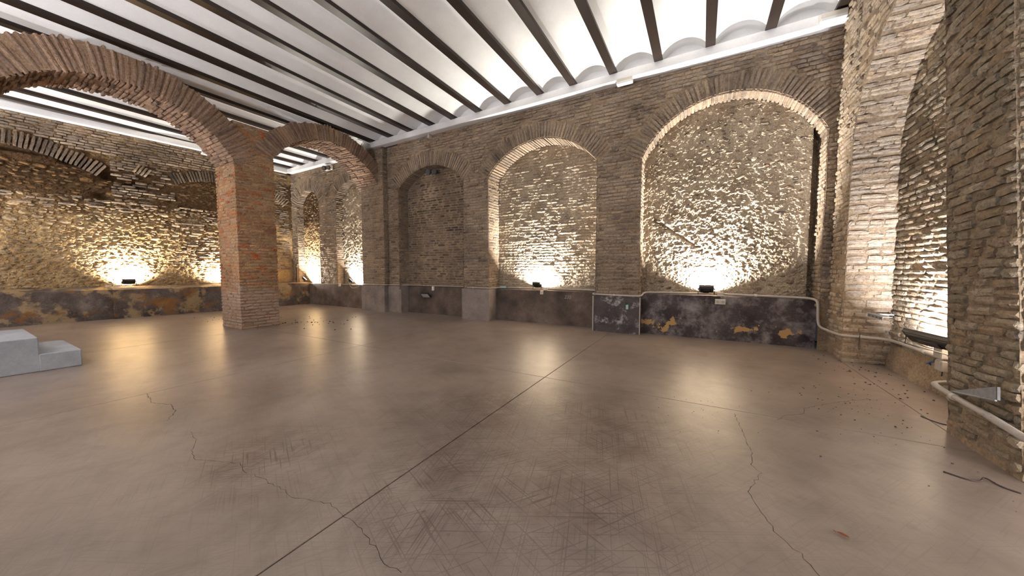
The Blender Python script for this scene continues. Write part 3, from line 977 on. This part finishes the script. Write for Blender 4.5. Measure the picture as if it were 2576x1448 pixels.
# ================================================================== RIGHT WALL
XW, XN = 2.03, 2.58
RW = Fr((XW, 0, 0), (0, 1, 0), (0, 0, 1), (-1, 0, 0))
RN = Fr((XN, 0, 0), (0, 1, 0), (0, 0, 1), (-1, 0, 0))
ra = Arch(5.60, 1.75, 3.20, 1.748, .42)
mb = MB()
sheet(mb, RW, 7.35, YF + .05, 0, 5.95, .06, .05, .014, 7, 300)
sheet(mb, RW, 5.0, 7.35, lambda u: float(ra.z(u)), 5.95, .05, .05, .014, 7, 301)
sheet(mb, RN, 3.6, 7.45, 0, 5.1, .03, .025, .01, 5, 302, -.006, lambda u, v: .016 * fbm(u * 12, v * 16, 41, 3) + .07 * np.clip(1 - v / .35, 0, 1) * (1 + 2 * fbm(u * 6, v * 6, 43)))
# far jamb and soffit: one band that climbs the jamb and turns over with the arch
path = [(7.35, z) for z in np.arange(0, 3.2, .05)]
path += [(ra.c + ra.R * math.sin(t), ra.zc + ra.R * math.cos(t)) for t in np.linspace(ra.th, -.5, 60)]
path = np.array(path)
dd = np.linspace(-.01, XN - XW + .03, 10)
P = np.zeros((len(path), 10, 3))
P[..., 0] = XW + dd[None]
P[..., 1] = path[:, 0][:, None] + .006 * fbm(path[:, 1][:, None] * 7, dd[None] * 7, 305)
P[..., 2] = path[:, 1][:, None] + .006 * fbm(path[:, 1][:, None] * 5, dd[None] * 7, 306)
mb.grid(P)
wall_right = struct(mb.build('wall_right', M['mortar']))
rb = courses(RW, .02, 5.95, lambda va, vb_: [(7.36, YF + .02)] if vb_ < 3.2 else [(max(5.0, ra.c + (ra.half(va, False) or 0) + .02), YF + .02)], seed=310, jn=.012, lens=(.29, .15, .2))
RNf = courses(RN, .34, 5.0, lambda a, b: [(3.6, 7.40)], h=.06, proud=.026, jn=.009, sag=.012, seed=311, joint=.018, depth=.09)
# courses of the jamb and soffit
s_at, pts = [0], path
for a, b in zip(path[:-1], path[1:]): s_at.append(s_at[-1] + float(np.linalg.norm(b - a)))
s_at = np.array(s_at)
rr_ = random.Random(312)
s_ = .02
jm = []
while s_ < s_at[-1] - .1:
    i = min(int(np.searchsorted(s_at, s_ + .03)), len(path) - 1)
    t = path[i] - path[i - 1]; t /= np.linalg.norm(t)
    nn = np.array([-t[1], t[0]])            # into the recess
    f_ = Fr((XW, path[i - 1][0], path[i - 1][1]), (1, 0, 0), (0, t[0], t[1]), (0, nn[0], nn[1]))
    u = -rr_.uniform(0, .25)
    while u < XN - XW:
        L = rr_.choice((.29, .28, .15)); a, b = max(u, -.005), min(u + L, XN - XW + .02); u += L + .014
        if b - a > .05:
            jm.append(f_.mat((a + b) / 2, .03, .020 + rr_.gauss(0, .006) - .035, b - a, .058 * rr_.uniform(.9, 1.1), .07, rr_.gauss(0, .01)))
    s_ += CH
lay(wall_right, 'brick', rb + jm, M['brick_pale'], most=300)
p = MB(); p.box((XN + .06, 5.5, 2.5), (.04, 3.9, 5.0))
rback = p.build('recess_back', M['mortar'], wall_right)
lay(rback, 'brick', RNf, M['brick_olive'], most=300)

# leaning pier in front of the near end of the arch
pier = bpy.data.objects.new('wall_right_pier', None); pier.location = (2.3, 4.2, 0); COL.objects.link(pier); struct(pier)
pier['label'] = 'leaning brick pier at the right edge beside the lit recess'
LEAN = .125
PF = Fr((XW, 3.77, 0), (0, 1, 0), (0, LEAN, 1), (-1, 0, 0))
PE = Fr((XW, 3.77, 0), (1, 0, 0), (0, LEAN, 1), (0, -1, LEAN))
PW = Fr((XW, 4.60, 0), (-1, 0, 0), (0, LEAN, 1), (0, 1, -LEAN))
mb = MB()
def foot(u, v): return .03 * np.clip(1 - v / .3, 0, 1) + .012 * fbm(u * 14, v * 14, 51, 3)
sheet(mb, PF, -.01, .84, 0, 6.0, .035, .03, .007, 7, 320, -.010, foot)
sheet(mb, PE, -.01, .75, 0, 6.0, .05, .05, .014, 7, 321)
sheet(mb, PW, -.75, .01, 0, 6.0, .05, .05, .014, 7, 322)
core = mb.build('core', M['mortar'], pier)
pb_ = courses(PF, .05, 5.9, lambda a, b: [(0, .83)], h=.062, proud=.022, jn=.007, sag=.012, seed=323, joint=.016, depth=.09)
pb_ += courses(PE, .05, 5.9, lambda a, b: [(0, .75)], h=.062, proud=.022, jn=.012, sag=.012, seed=324, joint=.016, depth=.09)
pb_ += courses(PW, .05, 5.9, lambda a, b: [(-.75, 0)], h=.062, proud=.022, jn=.012, seed=325, depth=.09)
lay(pier, 'brick', pb_, M['brick_olive'], most=300)

# the rest of the hall, behind and beside the camera
mb = MB()
fr = Fr((XN + .05, 0, 0), (0, 1, 0), (0, 0, 1), (-1, 0, 0))
sheet(mb, fr, YB, 3.9, 0, 6.3, .12, .12, .03, 4, 330)
struct(mb.build('wall_right_near', M['back']))
mb = MB()
fr = Fr((0, YB, 0), (-1, 0, 0), (0, 0, 1), (0, 1, 0))
sheet(mb, fr, -3.3, 16.9, 0, 6.3, .15, .15, .03, 4, 331)
struct(mb.build('wall_back', M['back']))
mb = MB(); mb.box((-6.8, YB + .2, .45), (19.2, .4, .9), None, .02)
struct(mb.build('wall_back_ledge', M['dado_dark']))

# ================================================================== ARCADE: pillars and arches
PX0, PX1 = -10.95, -9.90
def pillar(y0, y1, ztop, label, seed, most=300):
    t = thing('brick_pillar', label, 'pillar', ((PX0 + PX1) / 2, (y0 + y1) / 2, 0), 'arcade pillars')
    m_ = MB()
    faces = [Fr((PX1, y0, 0), (0, 1, 0), (0, 0, 1), (1, 0, 0)), Fr((PX1, y0, 0), (-1, 0, 0), (0, 0, 1), (0, -1, 0)), Fr((PX1, y1, 0), (-1, 0, 0), (0, 0, 1), (0, 1, 0)), Fr((PX0, y0, 0), (0, 1, 0), (0, 0, 1), (-1, 0, 0))]
    wd = [y1 - y0, PX1 - PX0, PX1 - PX0, y1 - y0]
    br = []
    for k, (f_, W_) in enumerate(zip(faces, wd)):
        sheet(m_, f_, 0, W_, 0, ztop, .05, .05, .01, 7, seed + k)
        br += courses(f_, .01, ztop - .01, lambda a, b, W_=W_: [(-.012, W_ + .012)], h=.056, proud=.012, jn=.006, lens=(.29, .3, .28, .15, .24), sag=.004, seed=seed + 10 + k)
    m_.add([(PX0, y0, ztop), (PX1, y0, ztop), (PX1, y1, ztop), (PX0, y1, ztop)], [[0, 1, 2, 3]])
    m_.build('core', M['mortar_red'], t)
    lay(t, 'brick', br, M['brick_red'], most=most)
    return t
pillar(3.85, 4.70, 5.08, 'square red brick pillar standing free between the two arches', 400)
pillar(-.42, .43, 5.08, 'square red brick pillar just outside the left edge of the picture', 440, 0)

def free_arch(c, a, z0, R, t, label, seed):
    A = Arch(c, a, z0 - (R - math.sqrt(R * R - a * a)), R - math.sqrt(R * R - a * a), t)
    o = thing('brick_arch', label, 'arch', ((PX0 + PX1) / 2, c, A.s), 'arcade arches')
    FA = Fr((PX1 + .03, 0, 0), (0, 1, 0), (0, 0, 1), (1, 0, 0))
    r = random.Random(seed)
    m_ = MB()
    n = int(round(2 * A.th * A.R / .0765))
    # core a little smaller than the brickwork
    th = np.linspace(-A.th, A.th, 48)
    for rad, xa, xb in ((A.R + .03, PX0 + .02, PX1), (A.R + t - .03, PX0 + .02, PX1)):
        P = np.zeros((48, 12, 3)); xx = np.linspace(xa, xb, 12)
        q = rad + .012 * 2 * fbm(th[:, None] * 12, xx[None] * 6, seed)
        P[..., 0] = xx[None]; P[..., 1] = c + q * np.sin(th)[:, None]; P[..., 2] = A.zc + q * np.cos(th)[:, None]
        m_.grid(P)
    for x in (PX0 + .02, PX1 + .01):
        P = np.zeros((48, 6, 3)); rr = np.linspace(A.R + .03, A.R + t - .03, 6)
        P[..., 0] = x + .01 * fbm(th[:, None] * 12, rr[None] * 9, seed + 2); P[..., 1] = c + rr[None] * np.sin(th)[:, None]; P[..., 2] = A.zc + rr[None] * np.cos(th)[:, None]
        m_.grid(P)
    m_.build('core', M['mortar_red'], o)
    br = []
    W_ = (PX1 + .03 - PX0) / 4
    for i in range(n):
        tt = -A.th + (i + .5) * 2 * A.th / n
        for k in range(4):
            L = t * r.uniform(.95, 1.02) if k in (0, 3) else t * .6
            Rm = A.R + L / 2 + r.gauss(0, .014)
            br.append(FA.mat(c + Rm * math.sin(tt), A.zc + Rm * math.cos(tt), r.gauss(0, .007) - (k + .5) * W_, L, .058 * r.uniform(.88, 1.08), W_ * .97, math.pi / 2 - tt + r.gauss(0, .01)))
    lay(o, 'arch_brick', br, M['brick_arch'], BRD, most=300)
free_arch(6.36, 1.68, 5.33, 1.9, .48, 'free-standing brick arch between the pillar and the main wall', 500)
free_arch(2.14, 1.72, 5.12, 1.9, .58, 'free-standing brick arch at the upper left springing from the pillar', 520)

# ================================================================== FLOODLIGHTS
LENS = {}
def flood(base, face, tilt, label, power=None, col=SOFT, size=(.26, .18, .055), stand=.13, group='black floodlights washing the walls', cable=None, spread=170):
    """black floodlight on a U bracket; face is the plan direction the lens looks to, tilt its angle up"""
    t = thing('floodlight', label, 'floodlight', base, group)
    w_, h_, d_ = size
    f = Vector((face[0], face[1], 0)).normalized()
    rgt = Vector((f.y, -f.x, 0))
    f3 = (f * math.cos(tilt) + Vector((0, 0, 1)) * math.sin(tilt)).normalized()
    up = rgt.cross(f3)
    rot = np.array([[rgt.x, f3.x, up.x], [rgt.y, f3.y, up.y], [rgt.z, f3.z, up.z]])
    c = np.array(base, float) + np.array([0, 0, stand])
    L = lambda x, y, z: tuple(c + rot @ np.array([x, y, z], float))
    m_ = MB()
    m_.box(L(0, 0, 0), (w_, d_, h_), rot, .012)
    m_.box(L(0, -d_ * .62, 0), (w_ * .8, d_ * .5, h_ * .8), rot, .012)
    m_.box(L(0, -d_ * 1.0, -h_ * .12), (w_ * .42, d_ * .45, h_ * .42), rot, .008)
    hs = m_.build('housing', M['black'], t)
    for k in range(7):
        z = (k - 3) * h_ * .105
        MB().box(L(0, -d_ * .92, z), (w_ * .74, d_ * .18, h_ * .025), rot, .001).build('cooling_fin', M['black'], hs)
    m_ = MB()
    for sx in (-1, 1): m_.box(L(sx * w_ * .485, d_ * .5, 0), (w_ * .06, .014, h_ * 1.02), rot, .004)
    for sz in (-1, 1): m_.box(L(0, d_ * .5, sz * h_ * .48), (w_ * 1.03, .014, h_ * .08), rot, .004)
    m_.build('lens_frame', M['black'], t)
    key = (col, power is None)
    if key not in LENS:
        LENS[key] = M['glass_off'] if power is None else glow('lit_lens', col, 12.0)
    MB().box(L(0, d_ * .5, 0), (w_ * .9, .006, h_ * .88), rot, .001).build('lens', LENS[key], t)
    m_ = MB()
    for sx in (-1, 1):
        a = np.array(L(sx * (w_ * .5 + .012), 0, 0))
        b = np.array(base) + np.array(rgt) * sx * (w_ * .5 + .012) + np.array([0, 0, .004])
        d = a - b; ln = np.linalg.norm(d)
        m_.tube([a, b], .008, 6, 0)
    m_.box(np.array(base) + np.array([0, 0, .004]), (w_ + .04, .03, .006), np.array([[rgt.x, f.x, 0], [rgt.y, f.y, 0], [0, 0, 1]]), .001)
    m_.build('bracket', M['black'], t)
    for sx in (-1, 1):
        MB().cyl(L(sx * (w_ * .5), 0, 0), L(sx * (w_ * .5 + .03), 0, 0), .014, 10).build('knob', M['black_plastic'], t)
    if cable:
        MB().tube([L(0, -d_ * 1.1, -h_ * .2)] + [tuple(q) for q in cable], .006, 6, 2).build('cable', M['pvc_white'], t)
    if power:
        ld = bpy.data.lights.new('flood_lamp', 'AREA')
        ld.shape = 'RECTANGLE'; ld.size = w_ * .86; ld.size_y = h_ * .8
        ld.energy = power; ld.color = col; ld.spread = math.radians(spread)
        lo = bpy.data.objects.new('flood_lamp', ld)
        COL.objects.link(lo)
        X = Matrix(((rgt.x, up.x, -f3.x, 0), (rgt.y, up.y, -f3.y, 0), (rgt.z, up.z, -f3.z, 0), (0, 0, 0, 1)))
        # a lamp shines along its local -z
        p_ = Vector(L(0, d_ * .5 + .012, 0))
        X.translation = p_
        lo.parent = t
        lo.matrix_parent_inverse = t.matrix_basis.inverted()
        lo.matrix_basis = X
    return t

D = math.radians
flood((.10, YF + .235, .95), (.03, 1), D(48), 'black floodlight centred on the ledge of the wide rubble recess', POWER['niche3'], SOFT, (.28, .18, .055), spread=150)
flood((-4.0, YF + .40, .94), (.18, 1), D(48), 'black floodlight turned to the right on the ledge of the middle recess', POWER['niche2'], SOFT, spread=165)
flood((-12.12, YV + .08, .92), (.75, 1), D(42), 'black floodlight seen edge-on behind the arcade with a white cable hanging from it', POWER['bay'], SOFT, cable=[(-12.0, YV - .06, .86), (-11.75, YV - .1, .76), (-11.45, YV - .06, .84), (-11.2, YV + .0, .91)])
flood((-15.02, YV - .12, .955), (.7, 1), D(42), 'black floodlight seen edge-on in the far corner beside the dark wooden post', POWER['bay'], SOFT)
flood((-15.62, 3.18, .985), (-1, .1), D(40), 'black floodlight on the ledge of the ochre wall seen through the left arch', POWER['left'], WARM, (.28, .17, .055), spread=140)
flood((-15.38, 5.55, .98), (-1, -.1), D(40), 'black floodlight hidden behind the square brick pillar', POWER['left'], WARM, (.28, .17, .055), spread=140)
flood((-15.85, -1.0, .985), (-1, .1), D(40), 'black floodlight on the left wall beyond the picture edge', POWER['left'], WARM, (.28, .17, .055), spread=140)
# the long flat one in the right recess
flood((2.34, 5.72, .56), (1, .15), D(38), 'long black floodlight lying flat in the lit recess beside the near pier', POWER['right'], COOL, (.78, .16, .045), .12)
# the unlit one hanging in the leftmost recess
flood((-8.02, YF + .20, .60), (.2, -1), D(-50), 'unlit black floodlight hanging in front of the dark dado', None, SOFT, (.30, .22, .05), .04)
# fill lamps added on the unseen back wall, then the next recess's floodlight
for k, x in enumerate((-13.0, -9.0, -5.0, -1.0)):
    flood((x, YB + .28, .91), (0, -.35 if k % 2 else .35), D(78), ('farthest left', 'second from the left', 'third from the left', 'nearest the right wall')[k] + ' of the four fill lamps added on the ledge behind the camera', POWER['back'][k], COOL, group='fill lamps added on the unseen back wall')
flood((2.3, 2.4, .04), (1, .2), D(35), 'black floodlight in the next recess to the right outside the picture', POWER['side'], COOL, (.6, .24, .05), .12)

# ================================================================== FITTINGS
def wall_box(name, label, cat, c, s, mat, lid=True, face=(0, -1, 0), group=None, bev=.006):
    t = thing(name, label, cat, (c[0], c[1], c[2] - s[2] / 2), group)
    MB().box(c, s, None, bev).build('body', mat, t)
    if lid:
        f = np.array(face, float)
        ax = int(np.argmax(np.abs(f)))
        sz = np.array(s, float) * .84; sz[ax] = .006
        MB().box(np.array(c) + f * (s[ax] / 2 + .002), sz, None, .002).build('lid', mat, t)
    return t

def socket(label, c, s, n, mat, group='surface sockets'):
    t = thing('wall_socket', label, 'socket', (c[0], c[1], c[2] - s[2] / 2), group)
    MB().box(c, s, None, .006).build('back_box', mat, t)
    w_ = s[0] / n
    for k in range(n):
        x = c[0] - s[0] / 2 + w_ * (k + .5)
        pl = MB().box((x, c[1] - s[1] / 2 - .004, c[2]), (w_ * .86, .01, s[2] * .86), None, .003).build('faceplate', M['pvc_white'], t)
        MB().cyl((x, c[1] - s[1] / 2 - .008, c[2]), (x, c[1] - s[1] / 2 - .0115, c[2]), w_ * .3, 16).build('insert', M['pvc'], pl)
    return t

wall_box('junction_box', 'small ivory junction box beside the floodlight of the wide recess', 'junction box', (.36, YF + .26, .985), (.11, .06, .075), M['pvc_white'])
socket('double ivory socket on the flaking black dado', (.36, YF + .19, .815), (.19, .05, .11), 2, M['pvc_white'])
wall_box('junction_box', 'small ivory junction box beside the floodlight of the middle recess', 'junction box', (-3.74, YF + .40, .965), (.11, .06, .07), M['pvc_white'])
socket('single ivory socket below the ledge of the middle recess', (-3.82, YF + .33, .86), (.09, .05, .10), 1, M['pvc_white'])
wall_box('terminal_strip', 'pale blue terminal box at the left end of the middle ledge', 'terminal box', (-5.12, YF + .41, .97), (.20, .05, .05), M['teal'])
wall_box('junction_box', 'white junction box hanging at the ledge of the bay behind the arcade', 'junction box', (-12.62, YV - .06, .875), (.10, .05, .12), M['pvc_white'])
wall_box('junction_box', 'ivory junction box above the unlit hanging floodlight', 'junction box', (-7.78, YF + .31, .86), (.10, .05, .14), M['pvc_white'])
for k, y in enumerate((2.78, 2.93)):
    wall_box('junction_box', ('left' if k == 0 else 'right') + ' one of two small boxes on the ledge beside the ochre wall floodlight', 'junction box', (-15.72 + .02 * k, y, .99), (.06, .12, .045), M['pvc_white'], face=(1, 0, 0))

# tube with a label stuck in the black plinth
t = thing('pipe_stub', 'small dark pipe end with a pale label on the black plinth', 'pipe', (-1.49, YF - .07, .60))
MB().cyl((-1.49, YF - .04, .705), (-1.49, YF - .075, .705), .03, 14).build('pipe', M['black_plastic'], t)
MB().box((-1.478, YF - .066, .63), (.055, .012, .11), None, .003).build('label_plate', M['teal'], t)

# boxes on the cornices
def sensor(label, c, s, rot=None):
    t = thing('emergency_lamp', label, 'emergency lamp', (c[0], c[1], c[2] - s[2] / 2), 'white boxes on the cornices')
    MB().box(c, s, rot, .012).build('housing', M['pvc_white'], t)
    cc = np.array(c, float); cc[2] -= s[2] * .35
    off = np.array([0, -s[1] * .12, 0]) if rot is None else np.array(rot) @ np.array([0, -s[1] * .12, 0])
    MB().box(cc + off, (s[0] * .96, s[1] * .9, s[2] * .5), rot, .012).build('diffuser', M['cornice'], t)
sensor('white box lamp under the cornice between the middle and wide recesses', (-1.60, 7.90, 5.665), (.34, .13, .12))
sensor('white box lamp at the right end of the cornice by the corner', (1.83, 7.84, 5.79), (.36, .1, .13))
sensor('white box lamp under the cornice of the ochre left wall', (-15.45, 5.25, 5.63), (.13, .34, .12))
t = thing('pipe_clip', 'small ivory bracket hanging under the cornice above the leftmost recess', 'bracket', (-7.48, 7.93, 5.6))
MB().box((-7.48, 8.0, 5.62), (.055, .14, .11), None, .005).build('plate', M['pvc_white'], t)
MB().cyl((-7.48, 7.94, 5.60), (-7.48, 7.90, 5.58), .02, 10).build('stub', M['pvc_white'], t)

# twin spots
def twin(label, c, face, mat, s=.085, plate=None):
    t = thing('twin_spotlight', label, 'spotlight', c)
    f = Vector(face).normalized(); side = Vector((f.y, -f.x, 0)).normalized()
    cc = Vector(c)
    if plate:
        MB().box(cc - f * .06, plate, None, .01).build('mounting_box', M['pvc_white'], t)
    MB().tube([cc - f * .12, cc - f * .02], .016, 8, 0).build('arm', mat, t)
    for k in (-1, 1):
        p_ = cc + side * k * s * 1.25
        h_ = MB().tube([p_ - f * s * .9, p_ - f * s * .5, p_ + f * s * .2, p_ + f * s], [s * .35, s * .8, s, s], 16, 0).build('lamp_head', mat, t)
        MB().cyl(p_ + f * (s + .002), p_ + f * (s + .012), s * .82, 16).build('reflector', M['chrome'] if plate else M['dark_glass'], h_)
    return t
twin('black twin spotlight under the arch of the leftmost recess', (-7.68, YF + .22, 4.64), (.35, -1, -.15), M['black'], .085)
twin('white and chrome twin emergency spotlight below the far cornice', (-13.05, YV - .16, 5.52), (.3, -1, -.25), M['black'], .085, (.42, .12, .16))

# ---- conduit runs
def conduit(name, label, pts, r, clips, mat='pvc', sm=2):
    t = thing(name, label, 'conduit', pts[0], 'grey conduit runs')
    MB().tube(pts, r, 10, sm).build('pipe', M[mat], t, smooth=True)
    for a, b in clips:
        a, b = np.array(a, float), np.array(b, float)
        MB().cyl(a, b, r * 1.22, 12).build('clip', M['pvc_white'], t)
    return t
y_ = YF
conduit('conduit_pipe', 'thin grey conduit along the plinths from the arcade to the middle recess',
        [(-10.8, 7.94, .955), (-9.66, 7.94, .955), (-9.60, 7.98, .955), (-9.58, y_ + .07, .955), (-9.0, y_ + .07, .955), (-8.97, y_ + .3, .955), (-6.3, y_ + .3, .955), (-6.28, y_ - .03, .955), (-5.33, y_ - .03, .955), (-5.30, y_ + .0, .955), (-5.28, y_ + .38, .955), (-5.2, y_ + .42, .955)], .014,
        [((-10.2, 7.94, .955), (-10.17, 7.94, .955)), ((-8.2, y_ + .3, .955), (-8.17, y_ + .3, .955)), ((-5.9, y_ - .03, .955), (-5.87, y_ - .03, .955))], sm=1)
conduit('conduit_pipe', 'grey conduit along the ledge of the middle recess and around the black plinth',
        [(-5.1, y_ + .50, .96), (-3.8, y_ + .50, .96), (-2.34, y_ + .50, .96), (-2.30, y_ + .42, .94), (-2.31, y_ + .02, .90), (-2.26, y_ - .035, .895), (-1.30, y_ - .035, .885), (-1.18, y_ - .03, .89), (-1.15, y_ + .1, .96), (-1.05, y_ + .2, .975), (.2, y_ + .30, .975)], .019,
        [((-4.6, y_ + .50, .96), (-4.57, y_ + .50, .96)), ((-1.8, y_ - .035, .89), (-1.77, y_ - .035, .89)), ((-.6, y_ + .245, .975), (-.57, y_ + .245, .975))], sm=1)
conduit('conduit_pipe', 'grey conduit with an S bend running from the flaking dado along the lit recess',
        [(.40, y_ + .28, .975), (1.66, y_ + .20, .96), (1.80, y_ + .08, .955), (1.86, y_ - .02, .93), (1.87, y_ - .05, .80), (1.87, y_ - .06, .56), (1.89, y_ - .10, .45), (1.97, y_ - .22, .42), (1.985, 7.6, .42), (2.0, 7.30, .43), (2.2, 7.27, .435), (2.46, 7.20, .435), (2.52, 7.05, .435), (2.52, 6.5, .44), (2.52, 5.75, .44), (2.52, 5.3, .44)], .022,
        [((.95, y_ + .245, .968), (.99, y_ + .243, .968)), ((2.2, 7.27, .435), (2.23, 7.27, .435)), ((2.52, 6.3, .44), (2.52, 6.26, .44))], sm=2)
conduit('corrugated_conduit', 'grey conduit turning into a corrugated hose around the near pier',
        [(2.10, 4.78, .42), (1.96, 4.70, .42), (1.925, 4.62, .42), (1.925, 4.3, .40), (1.925, 3.95, .39)], .023, [((1.925, 4.36, .40), (1.925, 4.32, .40))], sm=2)
t = thing('corrugated_hose', 'ribbed grey hose end on the near pier at the right edge', 'hose', (1.93, 3.95, .39))
hp = [np.array((1.925, 3.96 - .011 * k, .39 - .0008 * k)) for k in range(44)]
MB().tube(hp, [.026 if k % 2 else .021 for k in range(44)], 12, 0).build('hose', M['pvc'], t)

# boxes under the long floodlight
wall_box('junction_box', 'square ivory junction box under the long floodlight', 'junction box', (2.47, 5.80, .535), (.10, .15, .13), M['pvc_white'], face=(-1, 0, 0), group='boxes under the long floodlight')
t = wall_box('junction_box', 'open grey junction box with blue wires on the conduit near the pier', 'junction box', (2.47, 5.78, .385), (.09, .13, .12), M['pvc'], face=(-1, 0, 0), group='boxes under the long floodlight')
for k in range(4):
    MB().tube([(2.42, 5.84 + .012 * k, .41), (2.38, 5.87 + .015 * k, .39 - .01 * k), (2.41, 5.88, .36 + .008 * k)], .007, 6, 1).build('wire', M['blue'], t)

# galvanised brackets
t = thing('angle_bracket', 'slotted galvanised bracket fixed in the corner of the lit recess', 'bracket', (2.45, 7.0, .78))
mb = MB(); mb.box((2.33, 7.02, .815), (.10, .50, .006), None, .001); mb.box((2.283, 7.02, .79), (.006, .50, .05), None, .001)
pl = mb.build('plate', M['zinc'], t)
for k in range(4):
    MB().box((2.2795, 6.84 + .12 * k, .79), (.003, .06, .016), None, .001).build('slot', M['black'], pl)
MB().box((2.45, 7.2, .815), (.18, .05, .02), None, .002).build('arm', M['zinc'], t)
t = thing('gusset_bracket', 'triangular galvanised bracket on the near pier above the hose', 'bracket', (1.95, 4.2, .55))
tri = [(1.955, 4.43, .43), (1.915, 3.85, .64), (1.915, 3.84, .545)]
MB().prism(tri, (-.008, 0, 0)).build('gusset', M['zinc'], t)
MB().prism([(1.907, 3.85, .64), (1.907, 3.84, .545), (1.922, 3.84, .545), (1.922, 3.85, .64)], (0, -.008, 0)).build('back_plate', M['black'], t)
MB().tube([(1.95, 4.43, .425), (1.905, 3.84, .538)], .007, 6, 0).build('rod', M['zinc'], t)

# cable ties and wires
def wire(label, pts, r, name='wire', cat='wire', mat='rust', group=None):
    o = MB().tube(pts, r, 6, 2).build(name, M[mat], None)
    tag(o, label, cat, group)
    return o
wire('bent rusty wire hanging from the conduit in the right corner', [(2.2, 7.245, .50), (2.2, 7.24, .36), (2.21, 7.235, .25), (2.19, 7.235, .22), (2.185, 7.24, .33), (2.2, 7.24, .47)], .004)
wire('black cable tie hanging from the conduit left of the blue wires', [(2.49, 5.83, .45), (2.485, 5.83, .36), (2.48, 5.83, .25)], .006, 'cable_tie', 'cable tie', 'tie')
wire('thin bent wire lying on the floor at the corner of the right recess', [(2.28, 7.40, .006), (2.40, 7.36, .006), (2.47, 7.32, .006), (2.48, 7.38, .05)], .004)
wire('hooked rusty wire on the floor in front of the near pier', [(1.60, 3.66, .005), (1.70, 3.59, .005), (1.76, 3.62, .005), (1.80, 3.68, .02), (1.83, 3.60, .005), (1.90, 3.55, .005)], .005)
wire('short curved wire on the floor near the foot of the near pier', [(1.99, 4.96, .005), (2.02, 4.86, .005), (2.07, 4.80, .005), (2.12, 4.79, .005)], .004)

# ---- wooden post in the far corner
t = thing('wooden_post', 'dark wooden post leaning in the far corner beside the floodlight', 'post', (-15.55, 8.2, .95))
MB().box((-15.56, 8.18, 1.34), (.07, .06, .8), np.array([[1, 0, .03], [0, 1, 0], [-.03, 0, 1]]), .006).build('post', M['wood_dark'], t)
MB().box((-15.56, 8.145, 1.62), (.08, .012, .03), None, .002).build('strap', M['zinc'], t)

# ---- white stair block
t = thing('stair_block', 'white painted concrete stair block with two steps at the lower left', 'stairs', (-9.1, .3, 0))
def rough_box(x0, x1, y0, y1, z0, z1, seed):
    m_ = MB()
    m_.box(((x0 + x1) / 2, (y0 + y1) / 2, (z0 + z1) / 2), (x1 - x0, y1 - y0, z1 - z0), None, .012)
    return m_
rough_box(-9.8, -8.40, .78, 1.17, 0, .258, 1).build('lower_step', M['stair'], t)
rough_box(-9.86, -8.41, -.9, .79, 0, .508, 2).build('upper_step', M['stair'], t)

# ---- things on the floor
lf = MB()
lp = np.array([.733, 2.484, .006])
ax, bx = np.array([.05, -.025, 0]), np.array([.006, .010, 0])
n = 9
V = []
for i in range(n):
    s_ = i / (n - 1) * 2 - 1
    ww = (1 - s_ * s_) ** .8
    for k in (-1, 0, 1):
        V.append(lp + ax * .5 * s_ + bx * ww * k + np.array([0, 0, .006 * abs(k) * ww + .004 * s_ * s_]))
Q = [[i * 3 + k, (i + 1) * 3 + k, (i + 1) * 3 + k + 1, i * 3 + k + 1] for i in range(n - 1) for k in range(2)]
lf_o = thing('dry_leaf', 'small dry brown leaf lying on the floor at the lower right', 'leaf', tuple(lp))
MB().add(V, Q).build('blade', M['leaf'], lf_o)
MB().tube([lp - ax * .5, lp - ax * .72 + np.array([0, 0, .004])], .0018, 5, 0).build('stem', M['leaf'], lf_o)

gr = MB()
r = random.Random(900)
def chips(cx, cy, sx, sy, n, lo, hi):
    for _ in range(n):
        x, y = r.gauss(cx, sx), r.gauss(cy, sy)
        if x > 1.9 and y < 5: continue
        s_ = r.uniform(lo, hi)
        gr.box((x, y, s_ * .3), (s_, s_ * r.uniform(.5, 1), s_ * .6), None, s_ * .18)
chips(1.55, 4.9, .35, .6, 90, .004, .014)
chips(2.1, 6.4, .25, .7, 60, .006, .02)
chips(-.1, 3.9, .3, .25, 30, .004, .009)
chips(-9.6, 5.4, .7, .5, 40, .012, .035)
chips(-12.0, 4.6, .8, .5, 20, .012, .03)
gr.build('floor_grit', M['dust'])
g_ = bpy.data.objects['floor_grit']
g_['kind'] = 'stuff'; tag(g_, 'loose grit and mortar crumbs scattered on the floor', 'grit')

# ---- chalked number on the dado of the middle recess
fc = bpy.data.curves.new('chalk_number', 'FONT')
fc.body = '235'; fc.size = .13; fc.extrude = .0005; fc.shear = .25
fo = bpy.data.objects.new('tmp', fc); COL.objects.link(fo)
bpy.context.view_layer.update()
me = bpy.data.meshes.new_from_object(fo.evaluated_get(bpy.context.evaluated_depsgraph_get()))
bpy.data.objects.remove(fo)
me.materials.clear(); me.materials.append(M['chalk'])
co = bpy.data.objects.new('chalk_number', me); COL.objects.link(co)
co.parent = wall_front
co.matrix_parent_inverse = wall_front.matrix_basis.inverted()
co.location = (-3.18, YF + .349, .72)
co.rotation_euler = (math.pi / 2, 0, 0)
